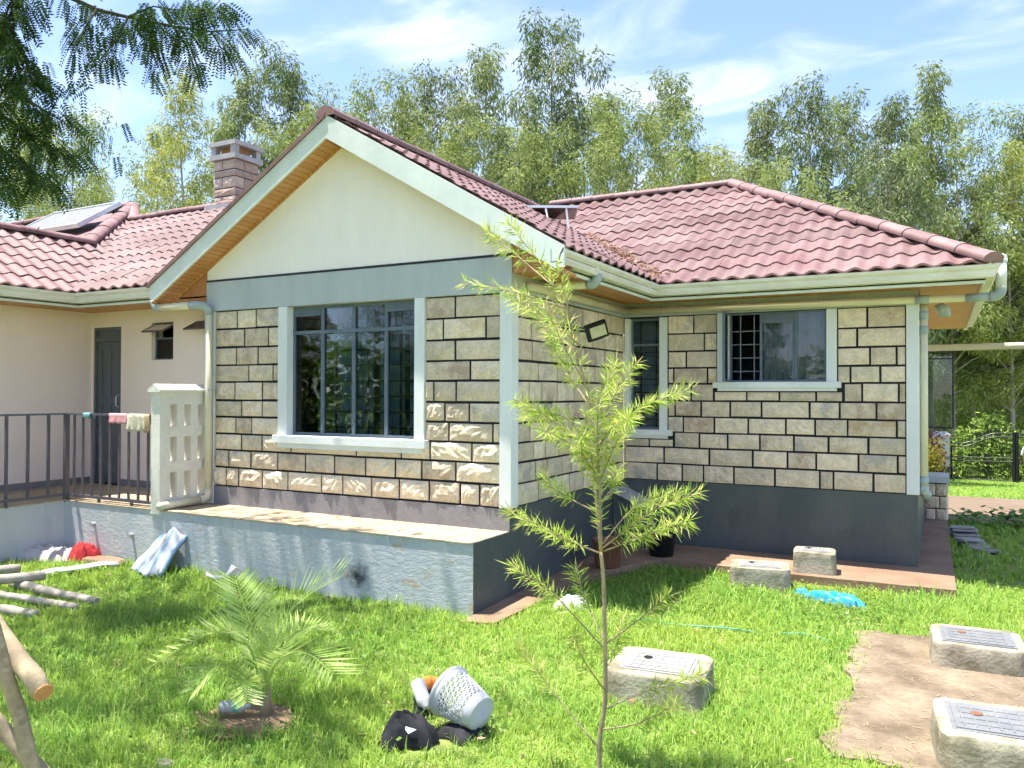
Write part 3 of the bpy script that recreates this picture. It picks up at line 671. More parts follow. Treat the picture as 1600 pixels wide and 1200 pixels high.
caps((-9.4,yMid,ZMID), (-3.0,yMid,ZMID))
caps((xA,3.6,zA), (-9.4,yMid,ZMID))
# barge boards, rake soffits and box ends
def rake(sgn):
    xo = -2.004; ex_ = sgn*(xe+2.004+0.03)
    top = lambda dx: 4.73 - PIT*abs(dx)
    tb = lambda dx: top(dx) + (0.045 if sgn > 0 else 0.01)
    if sgn < 0: MB().prism([(xo,-0.31,top(0)+.012),(xo+ex_*1.01,-0.31,top(ex_*1.01)+.012),(xo+ex_*1.01,-0.31,top(ex_*1.01)+.06),(xo,-0.31,top(0)+.06)], (0,0.3,0)).build('verge_tile', M['cap'], H)
    b = MB(); b.prism([(xo,-0.29,tb(0)),(xo+ex_,-0.29,tb(ex_)),(xo+ex_,-0.29,top(ex_)-0.14),(xo+ex_*0.97,-0.29,top(ex_*.97)-0.195),(xo,-0.29,top(0)-0.195)], (0,0.028,0))
    b.build('barge_board', M['fascia'], H)
    b = MB(); b.prism([(xo,-0.262,top(0)-0.17),(xo+ex_,-0.262,top(ex_)-0.17),(xo+ex_,-0.262,top(ex_)-0.19),(xo,-0.262,top(0)-0.19)], (0,0.24,0))
    b.build('rake_soffit', M['soffX'], H)
    b = MB(); b.prism([(xo,-0.04,top(0)-0.192),(xo+ex_,-0.04,top(ex_)-0.192),(xo+ex_,-0.04,top(ex_)-0.215),(xo,-0.04,top(0)-0.215)], (0,0.02,0)); b.build('cover_strip', M['soffX'], H)
    xw = 0.0 if sgn > 0 else -WG
    zz = top(xw-xo)-0.18; zo = top(ex_)-0.175
    b = MB(); b.prism([(xw+sgn*0.03,-0.012,3.045),(xo+ex_*.985,-0.012,3.045),(xo+ex_*.985,-0.012,max(zo,3.05)),(xw+sgn*0.03,-0.012,zz)], (0,0.02,0)); b.build('eaves_end_panel', M['brown'], H)
rake(1); rake(-1)
# soffits
b = MB(); b.box(0.021, 0.55, 0.01, 2.49, 3.045, 3.06); b.build('soffit', M['soffX'], H)
b = MB(); b.box(0.021, 3.92, 2.49, D-0.013, 3.045, 3.06); b.build('soffit', M['soffY'], H)
b = MB(); b.box(RX+0.022, 3.92, D-0.0125, 9.0, 3.045, 3.06); b.build('soffit', M['soffY'], H)
b = MB(); b.box(-7.1, -WG-0.56, -0.12, 0.62, 3.045, 3.06); b.build('soffit', M['soffY'], H)
b = MB(); b.box(-WG-0.56, -WG-0.02, -0.012, 0.62, 3.045, 3.06); b.build('soffit', M['soffX'], H)
b = MB(); b.box(-7.1, -6.3, -4.6, -0.121, 3.045, 3.06); b.build('soffit', M['soffX'], H)
# fascias and gutters -----------------------------------------------
def sweep(path, prof, closed_ends=True):
    """profile (offset to the right of travel, z) along an XY polyline with mitred corners"""
    b = MB(); n = len(prof); m = len(path)
    for i, p in enumerate(path):
        p = Vector(p)
        def nr(a, c): d = (Vector(c)-Vector(a)).normalized(); return Vector((d.y, -d.x))
        if i == 0: nn = nr(path[0], path[1]); k = 1
        elif i == m-1: nn = nr(path[-2], path[-1]); k = 1
        else:
            a1 = nr(path[i-1], path[i]); a2 = nr(path[i], path[i+1]); nn = (a1+a2).normalized(); k = 1/max(.2, nn.dot(a1))
        for o, z in prof: b.v.append((p.x+nn.x*o*k, p.y+nn.y*o*k, z))
    for i in range(m-1):
        for k in range(n): b.f.append((i*n+k, i*n+(k+1)%n, (i+1)*n+(k+1)%n, (i+1)*n+k))
    if closed_ends: b.f.append(tuple(range(n))); b.f.append(tuple((m-1)*n+k for k in reversed(range(n))))
    return b
def gprof(z):
    out = [(0.0,z),(0.0,z-0.12),(0.075,z-0.12),(0.09,z-0.085),(0.095,z-0.055),(0.118,z-0.03),(0.125,z-0.002),(0.112,z-0.002)]
    inn = [(0.106,z-0.02),(0.088,z-0.045),(0.082,z-0.08),(0.07,z-0.112),(0.006,z-0.112),(0.006,z)]
    return out + inn
FPATH = [(0.55,-0.262),(0.55,2.49),(3.92,2.49),(3.92,9.0)]
fprof = [(0,3.19),(0,3.015),(-0.022,3.015),(-0.022,3.19)]
sweep(FPATH, fprof).build('fascia', M['fascia'], H)
gt = sweep([(0.551,-0.29),(0.551,2.489),(3.921,2.489),(3.921,9.0)], gprof(3.185)).build('gutter', M['gutter'], H)
LPATH = [(-6.3,-4.6),(-6.3,-0.12),(-4.66,-0.12)]
sweep(LPATH, fprof).build('fascia', M['fascia'], H)
gl_ = sweep([(-6.299,-4.6),(-6.299,-0.121),(-4.68,-0.121)], gprof(3.185)).build('gutter', M['gutter'], H)
for par, p0, p1, ax in ((gt,(0.551,0.55),(0.551,0.55),'y'),(gt,(3.55,2.489),(0,0),'x'),(gt,(0.551,2.1),(0,0),'y'),(gt,(1.0,2.489),(0,0),'x'),(gl_,(-5.9,-.121),(0,0),'x')):
    c = MB()
    pr = [(o+(0.004 if o > .03 else 0), z-(0.003 if z < 3.1 else 0)) for o, z in gprof(3.186)[:8]]
    if ax == 'y': c = sweep([(p0[0],p0[1]-.035),(p0[0],p0[1]+.035)], pr)
    else: c = sweep([(p0[0]-.035,p0[1]),(p0[0]+.035,p0[1])], pr)
    c.build('gutter_joint', M['gutter'], par)
# pipes ------------------------------------------------------------------
def arc(c, a, d, r, n=6):
    """quarter bend from direction a to direction d round the corner point c"""
    a = Vector(a); d = Vector(d); c = Vector(c); o = c - a*r + d*r
    return [o + (-d)*r*math.cos(t) + a*r*math.sin(t) for t in [math.pi/2*i/n for i in range(n+1)]]
def pipe(name, runs, r, mat=None):
    b = MB()
    for q in runs: b.tube(q, r, 14)
    return b.build(name, mat or M['pipe'], H, True)
def elbow(parent, c, a, d, r, R=0.075, ext=0.03):
    q = arc(c, a, d, R); a = Vector(a); d = Vector(d)
    b = MB(); b.tube([q[0]-a*ext] + q + [q[-1]+d*ext], r*1.14, 14)
    return b.build('elbow', M['joint'], parent, True)
def collar(parent, p, d, r, L=0.08, mat=None):
    p = Vector(p); d = Vector(d).normalized(); b = MB(); b.tube([p-d*L/2, p+d*L/2], r*1.13, 14); return b.build('collar', mat or M['joint'], parent, True)
# pipe under the eaves, right wing
pr_ = 0.040
p1 = pipe('eaves_pipe', [[(0.05,2.945,2.955),(3.98,2.93,2.925)]], pr_)
for x in (0.55, 2.35, 1.45): collar(p1, (x,2.943,2.951), (1,0,0), pr_, 0.012, M['pipe'])
collar(p1, (3.36,2.935,2.932), (1,0,0), pr_, 0.14)
el = elbow(p1, (4.075,2.93,2.925), (1,0,0), (0,0,1), pr_*1.1)
collar(p1, (3.87,2.93,2.926), (1,0,0), pr_, 0.22)
b = MB(); b.tube([(4.075,2.93,3.0),(4.075,2.93,3.27)], 0.05, 16); b.lathe([(0.05,3.27),(0.058,3.272),(0.058,3.30),(0.052,3.302),(0.05,3.30)], 16, Matrix.Translation((4.075,2.93,0)))
sp_ = b.build('vent_pipe', M['pipew'], p1, True)
b = MB()
for k in range(8):
    a = 2*math.pi*k/8; b.tube([(4.075+0.052*math.cos(a),2.93+0.052*math.sin(a),3.30),(4.075+0.048*math.cos(a),2.93+0.048*math.sin(a),3.335),(4.075+0.012*math.cos(a),2.93+0.012*math.sin(a),3.355)], 0.006, 5)
b.build('vent_cage', M['pipew'], p1)
# pipe under the eaves along the gable wing side
p2 = pipe('eaves_pipe', [[(0.06,0.25,2.955),(0.06,2.97,2.955)]], pr_)
for y in (1.35, 1.45, 2.2): collar(p2, (0.06,y,2.955), (0,1,0), pr_, 0.014, M['pipe'])
collar(p2, (0.06,2.93,2.955), (0,1,0), pr_, 0.07)
# outlet of the gable gutter
p3 = pipe('gutter_outlet', [[(0.50,0.62,2.985),(0.06,0.62,2.985)]], 0.042)
elbow(p3, (0.615,0.62,2.985), (1,0,0), (0,0,1), 0.042, 0.07, 0.025)
# downpipe at the right corner, with side run
p4 = pipe('downpipe', [[(RX+0.062,D+0.1,2.90),(RX+0.062,D+0.1,0.86)]], pr_)
for z in (2.78, 2.62, 1.0): collar(p4, (RX+0.062,D+0.1,z), (0,0,1), pr_, 0.09)
elbow(p4, (RX+0.062,D+0.1,0.84), (0,0,-1), (0.3,0.95,0), pr_, 0.07)
elbow(p4, (RX+0.26,D+0.42,2.90), (0,-0.3,0.95), (-0.6,-0.2,-0.4), pr_*1.3, 0.08)
p5 = pipe('side_run_pipe', [[(RX+0.05,4.6,2.50),(9.5,4.6,2.53)]], 0.04, M['pipe'])
b = MB(); b.tube([(4.55,4.6,2.506),(9.5,4.6,2.5305)], 0.0425, 14); b.build('sunlit_sleeve', M['pipew'], p5, True)  # white tube over the cream pipe colours the stretch past the eaves as sunlit
# downpipe on the left of the gable
p6 = pipe('downpipe', [[(-4.66,-0.19,2.93),(-4.06,-0.19,2.93)], [(-3.92,-0.085,2.86),(-3.92,-0.085,0.78)], [(-3.92,-0.16,0.705),(-3.92,-0.74,0.69)]], 0.043)
elbow(p6, (-4.72,-0.19,2.93), (0,0,-1), (1,0,0), 0.043, 0.06)
b = MB(); b.tube([(-4.09,-0.19,2.93),(-3.99,-0.185,2.93),(-3.94,-0.15,2.925),(-3.92,-0.10,2.89),(-3.92,-0.085,2.83)], 0.05, 14); b.build('elbow', M['joint'], p6, True)
b = MB(); b.tube([(-3.92,-0.085,0.82),(-3.92,-0.085,0.75),(-3.92,-0.105,0.715),(-3.92,-0.145,0.705),(-3.92,-0.2,0.704)], 0.0445, 14); b.build('elbow', M['pipe'], p6, True)
b = MB(); b.box(-3.975,-3.865,-0.14,-0.013,1.95,1.965); b.build('pipe_clip', M['alu'], p6)
# ------------------------------------------------------------------ windows
def frame_rect(b, x0, x1, z0, z1, y, t=0.03, dp=0.035):
    b.box(x0, x0+t, y, y+dp, z0, z1); b.box(x1-t, x1, y, y+dp, z0, z1); b.box(x0+t, x1-t, y+.001, y+dp-.001, z0, z0+t); b.box(x0+t, x1-t, y+.001, y+dp-.001, z1-t, z1)
def pane(parent, x0, x1, z0, z1, y, mat='glass'):
    return MB().box(x0, x1, y, y+0.005, z0, z1).build('pane', M[mat], parent)
# big gable window: four columns, two rows
yw = 0.075
b = MB(); frame_rect(b, WX1, WX2, WZ1, WZ2, yw, 0.032, 0.04)
cols = [WX1 + (WX2-WX1)*i/4 for i in range(5)]; zt = 2.585
for c in cols[1:4]: b.box(c-0.02, c+0.02, yw-.004, yw+0.042, WZ1+0.032, WZ2-0.032)
b.box(WX1+.032, WX2-.032, yw-0.012, yw+0.03, zt-0.018, zt+0.018)
win = b.build('window', M['frame'], H); win['label'] = 'large eight-pane steel window in the gable wall'
for i in range(4):
    x0, x1 = cols[i]+(.032 if i == 0 else .02), cols[i+1]-(.032 if i == 3 else .02)
    pane(win, x0, x1, WZ1+.032, zt-.018, yw+.016)
    if i in (0, 3):
        f = MB(); zz = WZ2-.032-0.07; f.box(x0, x1, yw-.006, yw+.03, zz, WZ2-.033); f.box(x0,x1,yw-.014,yw+.02,zz-.004,zz+.02); f.box(x0,x1,yw-.012,yw+.02,zz+.04,zz+.052); f.build('vent_bar', M['frame'], win)
        pane(win, x0, x1, zt+.018, zz-.004, yw+.016)
    else: pane(win, x0, x1, zt+.018, WZ2-.032, yw+.016)
b = MB(); bevel(MB().box(WX1-0.125, WX1+0.004, -0.028, yw, WZ1, 2.871).build('jamb', M['trim'], win), .004); bevel(MB().box(WX2-0.004, WX2+0.115, -0.028, yw, WZ1, 2.871).build('jamb', M['trim'], win), .004)
b = MB(); b.box(WX1-0.165, WX2+0.155, -0.07, yw, WZ1-0.085, WZ1+0.001); s_ = bevel(b.build('sill', M['trim'], win), .006)
MB().box(WX1-0.11, WX2+0.10, -0.045, 0.012, WZ1-0.135, WZ1-0.0852).build('sill_drip', M['trim'], win)
def grille(parent, x0, x1, z0, z1, y, xs, zs, mat, t=0.014):
    b = MB()
    for x in xs: b.box(x-t/2, x+t/2, y, y+t, z0, z1)
    for z in zs: b.box(x0, x1, y+t+.001, y+2*t, z-t/2, z+t/2)
    return b.build('burglar_bars', mat, parent)
xs = []
for i in range(4):
    w_ = cols[i+1]-cols[i]; xs += [cols[i]+w_*.28, cols[i]+w_*.84]
grille(win, WX1, WX2, WZ1, WZ2, 0.16, xs, [1.56+0.165*i for i in range(8)], M['black'], 0.018)
def room(x0, x1, y0, y1, z0, z1, mat='room'):
    b = MB(); b.add([(x0,y0,z0),(x1,y0,z0),(x1,y1,z0),(x0,y1,z0),(x0,y0,z1),(x1,y0,z1),(x1,y1,z1),(x0,y1,z1)], [(0,1,2,3),(7,6,5,4),(1,5,6,2),(2,6,7,3),(3,7,4,0)])
    return b.build('room_lining', M[mat], H)
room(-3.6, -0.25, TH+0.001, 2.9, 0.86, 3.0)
b = MB()
for (c0, c1) in ((cols[1]-.02, cols[2]+.12), (cols[2]+.2, cols[3]+.1), (cols[3]+.16, WX2+.1)):
    n_ = 40
    vs = [(c0+(c1-c0)*i/n_, 0.27+0.018*math.sin(i*1.25)+.006*math.sin(i*2.9), z) for z in (1.35, 2.9) for i in range(n_+1)]
    b.add(vs, [(i, i+1, n_+2+i, n_+1+i) for i in range(n_)])
b.build('curtain', M['curtaind'], win, True)
# narrow window in the inner corner
yw = D+0.07; x0, x1, z0, z1 = NW
b = MB(); frame_rect(b, x0, x1, z0, z1, yw, 0.03, 0.04); b.box(x0+.03, x1-.03, yw-.006, yw+.035, 2.52, 2.55)
nwin = b.build('window', M['frame'], H); nwin['label'] = 'narrow dark window beside the inner corner'
pane(nwin, x0+.03, x1-.03, z0+.03, 2.52, yw+.016); pane(nwin, x0+.03, x1-.03, 2.55, z1-.03, yw+.016)
bevel(MB().box(x0-0.055, x0+0.004, D-0.02, yw, z0, z1).build('jamb', M['trim'], nwin), .004); bevel(MB().box(x1-0.004, x1+0.095, D-0.02, yw, z0, z1).build('jamb', M['trim'], nwin), .004)
bevel(MB().box(0.006, 0.628, D-0.05, yw, z0-.07, z0+.001).build('sill', M['trim'], nwin), .005); MB().box(0.006, 0.57, D-.03, D+.012, z0-.105, z0-.0702).build('sill_drip', M['trim'], nwin)
grille(nwin, x0, x1, z0, z1, D+.16, [x0+.1, x0+.3], [1.6+.17*i for i in range(6)], M['black'], .014)
MB().box(x0-.05, x1+.05, D+.24, D+.25, z0-.1, z1+.1).build('curtain', M['curtaind'], nwin)
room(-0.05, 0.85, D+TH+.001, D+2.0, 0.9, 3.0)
# right-wing window: left casement swung open, vent light, right casement
x0, x1, z0, z1 = RW
b = MB(); frame_rect(b, x0, x1, z0, z1, yw, 0.022, 0.04); m1, m2 = 1.672, 2.042
b.box(m1-.014, m1+.014, yw, yw+.04, z0+.022, z1-.022); b.box(m2-.018, m2+.018, yw-.004, yw+.04, z0+.022, z1-.022)
rwin = b.build('window', M['frame'], H); rwin['label'] = 'three-light steel window with its left casement swung open'
f = MB(); f.box(m1+.014, m2-.018, yw-.006, yw+.03, z1-.13, z1-.022); f.box(m1+.014, m2-.018, yw-.016, yw+.01, z1-.10, z1-.085); f.box(m1+.014, m2-.018, yw-.016, yw+.01, z1-.06, z1-.048); f.build('vent_bar', M['frame'], rwin)
pane(rwin, m1+.014, m2-.018, z0+.022, z1-.13, yw+.016, 'glass2')
c = MB(); frame_rect(c, m2+.02, x1-.006, z0+.006, z1-.004, yw-.036, .022, .03); cz = c.build('casement', M['frame'], rwin); pane(cz, m2+.04, x1-.026, z0+.026, z1-.024, yw-.022, 'glass2')
q_ = Matrix.Rotation(R_(-88), 4, 'Z'); hinge = Matrix.Translation((x0+.012, yw-.002, 0)) @ q_
c = MB(); frame_rect(c, 0, 0.34, z0+.006, z1-.006, -0.03, .024, .03); c.v = [tuple(hinge @ Vector(p)) for p in c.v]; cz = c.build('casement', M['frame'], rwin)
c = MB().box(.024, .316, -.018, -.013, z0+.03, z1-.03); c.v = [tuple(hinge @ Vector(p)) for p in c.v]; c.build('pane', M['glass2'], cz)
bevel(MB().box(x0-.13, x0+.004, D-.02, yw, z0, z1).build('jamb', M['trim'], rwin), .004); bevel(MB().box(x1-.004, x1+.105, D-.02, yw, z0, z1).build('jamb', M['trim'], rwin), .004)
bevel(MB().box(x0-.175, x1+.15, D-.055, yw, z0-.07, z0+.001).build('sill', M['trim'], rwin), .005); MB().box(x0-.12, x1+.105, D-.035, D+.012, z0-.105, z0-.0702).build('sill_drip', M['trim'], rwin)
xs = []
for a_, c_ in ((x0, m1), (m1, m2), (m2, x1)): xs += [a_+(c_-a_)*.30, a_+(c_-a_)*.74]
grille(rwin, x0, x1, z0, z1, D+.15, xs, [z0+.13, z0+.29, z0+.45, z0+.61], M['bar'], .011)
b = MB(); n_ = 60
vs = [(m1+(x1+.2-m1)*i/n_, D+.24+.012*math.sin(i*.9), z) for z in (z0-.2, z1+.15) for i in range(n_+1)]
b.add(vs, [(i, i+1, n_+2+i, n_+1+i) for i in range(n_)]); b.build('curtain', M['curtain'], rwin, True)  # grey sheet stands in for lawn and sky reflected in the panes
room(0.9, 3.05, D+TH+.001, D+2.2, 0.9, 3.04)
# open casement standing off the right side wall
c = MB(); yc = 5.3; frame_rect(c, RX+.01, 3.68, 1.48, 2.515, yc, .022, .03); c.box(RX+.03, 3.66, yc+.004, yc+.02, 2.385, 2.40)
sc_ = c.build('open_casement', M['black'], H); sc_['label'] = 'dark casement standing open off the right side wall'; pane(sc_, RX+.032, 3.658, 1.502, 2.385, yc+.012); pane(sc_, RX+.032, 3.658, 2.40, 2.493, yc+.012)
# door ----------------------------------------------------------------
zf = 0.641
b = MB(); yd = 0.66
b.box(DX0, DX0+.04, .63, .72, zf, DZ1); b.box(DX1-.04, DX1, .63, .72, zf, DZ1); b.box(DX0+.04, DX1-.04, .631, .719, DZ1-.04, DZ1); b.box(DX0+.04, DX1-.04, .631, .719, DZ1-.20, DZ1-.15); b.box(DX0+.04, DX1-.04, .67, .70, DZ1-.15, DZ1-.04)
fr_ = b.build('door_frame', M['door'], H)
b = MB(); a_, c_ = DX0+.042, DX1-.042; zt_ = DZ1-.205
b.box(a_, c_, yd+.012, yd+.04, zf+.01, zt_)
for x_ in ((a_, a_+.09), (c_-.09, c_), ((a_+c_)/2-.035, (a_+c_)/2+.035)): b.box(x_[0], x_[1], yd, yd+.0119, zf+.012, zt_-.001)
for z_ in ((zf+.012, zf+.2), (zf+.78, zf+.9), (zf+1.12, zf+1.22), (zt_-.12, zt_-.001)):
    for p_, q2 in ((a_+.09, (a_+c_)/2-.035), ((a_+c_)/2+.035, c_-.09)): b.box(p_, q2, yd+.001, yd+.0118, z_[0], z_[1])
dr = b.build('door', M['door'], H); dr['label'] = 'slate grey panelled back door on the entrance terrace'
MB().tube([(c_-.06,yd,1.72),(c_-.06,yd-.04,1.74),(c_-.06,yd-.04,1.86),(c_-.06,yd,1.88)], .01, 8).build('handle', M['alu'], dr)
# small vents windows with tilted awnings
def awning(xa, xb, full=True):
    b = MB(); frame_rect(b, xa, xb, SWZ0, SWZ1, .68, .02, .035); b.box(xa+.02, xb-.02, .682, .71, SWZ0+.28, SWZ0+.30)
    w = b.build('window', M['frame'], H); w['label'] = 'small frosted window with a tilted top sash' 
    pane(w, xa+.02, xb-.02, SWZ0+.02, SWZ0+.28, .695, 'glass2'); MB().box(xa, xb, .74, .745, SWZ0, SWZ0+.29).build('curtain', M['curtain'], w)
    c = MB(); q3 = Matrix.Translation((0, .675, SWZ1-.03)) @ Matrix.Rotation(R_(-62), 4, 'X')
    frame_rect(c, xa+.005, xb-.005, -.24, 0, -.02, .02, .02); c.v = [tuple(q3 @ Vector(p)) for p in c.v]; sa = c.build('sash', M['rail'], w)
    c = MB().box(xa+.025, xb-.025, -.014, -.009, -.22, -.02); c.v = [tuple(q3 @ Vector(p)) for p in c.v]; c.build('pane', M['screen'], sa)
awning(SWX0, SWX1)
c = MB(); q3 = Matrix.Translation((0, .62, 2.83)) @ Matrix.Rotation(R_(-62), 4, 'X'); frame_rect(c, -4.95, -4.5, -.24, 0, -.02, .02, .02); c.box(-4.93, -4.52, -.012, -.008, -.22, -.02); c.v = [tuple(q3 @ Vector(p)) for p in c.v]; c.build('sash', M['rail'], H)
room(-7.05, -4.1, .801, 2.5, .6, 3.1)
# chimney ---------------------------------------------------------------
cx0, cx1, cy0, cy1 = -7.33, -6.82, 2.95, 3.47
b = MB(); b.box(cx0+.012, cx1-.012, cy0+.012, cy1-.012, 4.3, 5.95)
ch = b.build('chimney', M['mortar'], H); ch['label'] = 'square stone chimney with a slotted concrete cap'
zc = 5.05
for k, hh in enumerate((.17,.135,.19,.12,.17)):
    z0_, z1_ = zc, zc+hh; zc = z1_
    js = [0.25+.2*(k%2), ] if k not in (1,3) else []
    for (face, lo, hi, place, rz) in (('f', cx0, cx1, lambda t, z: (t, cy0+.006, z), 0), ('s', cy0, cy1, lambda t, z: (cx1-.006, t, z), math.pi/2)):
        xs_ = [lo+.004] + [lo+j*(hi-lo)*1.6 if j*1.6 < .9 else lo+.6*(hi-lo) for j in js] + [hi-.004]
        for a_, c_ in zip(xs_, xs_[1:]):
            o = stone(ch, place((a_+c_)/2, (z0_+z1_)/2), c_-a_-.012, z1_-z0_-.016, rz, .6)
            o.data = random.choice(SVC)
b = MB(); b.box(cx0-.04, cx1+.05, cy0-.05, cy1+.05, zc+.001, zc+.085); b.box(cx0-.05, cx1+.06, cy0-.06, cy1+.06, zc+.225, zc+.30)
for x_ in (cx0-.02, cx1-.08):
    for y_ in (cy0-.03, cy1-.07): b.box(x_, x_+.1, y_, y_+.1, zc+.0852, zc+.2248)
b.build('chimney_cap', M['cement'], ch); MB().box(cx0+.1, cx1-.1, cy0+.1, cy1-.1, zc+.0855, zc+.2245).build('flue_core', M['cut'], ch)
b = MB(); b.prism([(cx0-.08,cy0-.12,4.93),(cx1+.08,cy0-.12,4.93),(cx1+.08,cy0-.12,5.06),(cx0-.08,cy0-.12,5.06)], (0,.75,.0)); b.build('chimney_collar', M['cement'], ch)
# drain chute in the inner corner
b = MB(); b.prism([(0.02,2.6,0.0),(0.41,2.6,0.0),(0.41,2.6,0.55),(0.02,2.6,0.735)], (0,D-2.608,0))
bt = b.build('corner_buttress', M['plinth'], H); bt['label'] = 'dark sloping-topped block in the inner corner'
b = MB(); b.prism([(0.008,2.57,0.744),(0.44,2.57,0.539),(0.44,2.57,0.567),(0.008,2.57,0.772)], (0,D-2.578,0)); b.build('sloping_slab', M['cement'], bt)
MB().tube([(1.39,D-.05,.52),(1.39,D+.0,.52)], .028, 12).tube([(1.39,D-.055,.52),(1.39,D-.05,.52)], .036, 12).build('drain_stub', M['plinth'], H)
MB().tube([(2.63,D-.03,.37),(2.63,D,.37)], .045, 12).build('drain_stub', M['plinth'], H)
# ------------------------------------------------------------------ veranda, screen wall, railing
VY = -0.66; VX = -5.7; ZV = 0.641
ver = thing('veranda', 'raised veranda with weathered blue-grey front below the gable', 'veranda', (-2.8, -0.3, 0))
b = MB(); b.box(VX, -0.002, VY, VY+0.25, -0.2, ZV-0.014); b.box(VX-1.4, VX-0.001, -4.6, VY+.0, -0.2, ZV-.014); b.box(VX-1.4, -WG, VY+.2501, 0.62, -0.2, ZV-.014); b.box(VX-1.4, VX-.001, VY+.0001, VY+.25, -.2, ZV-.0141)
b.box(-WG+.0001, -0.0015, VY+.2501, -0.0, -.2, ZV-.014)
# subdivide the sunlit front for uneven plaster
vw = b.build('veranda_wall', M['vpaint'], ver)
MB().box(-0.0019, 0.0035, VY-.001, -0.0005, -0.1, ZV-.003).build('painted_side', M['plinth'], ver)
xq = -0.004; i = 0
while xq > -4.0:
    w_ = (0.30 if i == 0 else random.uniform(.58,.66)); x2 = max(xq-w_, -4.0)
    bevel(MB().box(x2+.004, xq-.004, VY-.012, -.013, ZV-.0138, ZV+random.uniform(0,.002)).build('floor_slab', M['slab'], ver), .003); xq = x2; i += 1
for ix in range(5):
    x0 = -7.08+.616*ix
    for iy in range(2):
        y0 = VY-.012+.64*iy
        bevel(MB().box(x0+.004, x0+.612, y0+.004, y0+.634-(.01 if iy else 0), ZV-.0138, ZV+random.uniform(0,.002)).build('floor_slab', M['slab'], ver), .003)
for iy in range(6): bevel(MB().box(VX-1.38, VX+.012, -4.55+.646*iy, -4.55+.646*iy+.64, ZV-.0138, ZV).build('floor_slab', M['slab'], ver), .003)
b = MB(); b.box(-7.098, -7.088, -4.5, .61, ZV+.003, ZV+.09); b.box(-7.087, DX0-.01, .608, .619, ZV+.003, ZV+.09); b.box(DX1+.01, -WG-.02, .608, .619, ZV+.003, ZV+.09); b.build('skirting_tile', M['skirt'], ver)
for x_, z_ in ((-5.12,.40),(-4.45,.33)): MB().tube([(x_,VY-.05,z_),(x_,VY+.02,z_)], .022, 10).tube([(x_,VY-.055,z_),(x_,VY-.035,z_)], .03, 10).build('drain_stub', M['cement'], ver)
# perforated screen wall
scr = thing('screen_wall', 'pierced block screen with nine slots beside the downpipe', 'screen wall', (-4.05,-.33,ZV))
X0, X1 = -4.13, -3.985; Ya, Yb = VY-.02, -0.03
hy = [(-.545,-.455), (-.36,-.27), (-.175,-.085)]; hz = [(.76,1.04), (1.16,1.43), (1.55,1.79)]
b = MB(); ys_ = [Ya] + [v for p in hy for v in p] + [Yb]; zs_ = [ZV-.05] + [v for p in hz for v in p] + [1.93]
for i in range(7):
    for j in range(7):
        if i % 2 and j % 2: continue
        b.box(X0, X1, ys_[i], ys_[i+1], zs_[j], zs_[j+1])
me = b.mesh('screen_body'); bmx = bmesh.new(); bmx.from_mesh(me); bmesh.ops.remove_doubles(bmx, verts=bmx.verts, dist=1e-5)
seen = {}
for f in list(bmx.faces):
    k = tuple(round(c, 4) for c in f.calc_center_median())
    seen.setdefault(k, []).append(f)
bmesh.ops.delete(bmx, geom=[f for fs in seen.values() if len(fs) > 1 for f in fs], context='FACES'); bmx.to_mesh(me); bmx.free()
obj('screen_body', me, M['screen'], scr)
b = MB(); yy0, yy1 = Ya-.03, Yb; b.prism([(X0-.03,yy0,1.931),(X1+.035,yy0,1.931),(X1+.035,yy0,1.955),((X0+X1)/2,yy0,2.02),(X0-.03,yy0,1.955)], (0,yy1-yy0,0)); b.build('screen_cap', M['screen'], scr)
# railing
rl = thing('railing', 'plum-grey steel railing round the raised terrace', 'railing', (VX,VY,ZV))
zt_, zb2 = 1.655, .705
MB().box(VX-.025, VX+.025, VY-.005, VY+.045, ZV-.03, zt_-.001).build('post', M['rail'], rl)
MB().box(VX-.03, X0-.005, VY-.005, VY+.04, zt_, zt_+.022).box(VX-.03, VX+.03, -4.4, VY-.0055, zt_, zt_+.022).build('top_rail', M['rail'], rl)
MB().box(VX+.025, X0-.004, VY+.005, VY+.035, zb2-.02, zb2+.015).box(VX-.015, VX+.015, -4.4, VY-.006, zb2-.02, zb2+.015).build('bottom_rail', M['rail'], rl)
for i in range(9):
    x_ = VX+.165*(i+1)-.01
    if x_ < X0-.02: MB().box(x_-.011, x_+.011, VY+.008, VY+.03, zb2+.0155, zt_-.0005).build('baluster', M['rail'], rl)
for i in range(14):
    y_ = VY-.2-.24*i; MB().box(VX-.014, VX+.014, y_-.014, y_+.014, zb2+.0155 if i % 4 != 2 else ZV-.02, zt_-.0005).build('baluster', M['rail'], rl)
for x_ in (VX+.62, VX+1.2): MB().box(x_-.012, x_+.012, VY+.006, VY+.034, ZV-.03, zb2-.0205).build('foot', M['rail'], rl)
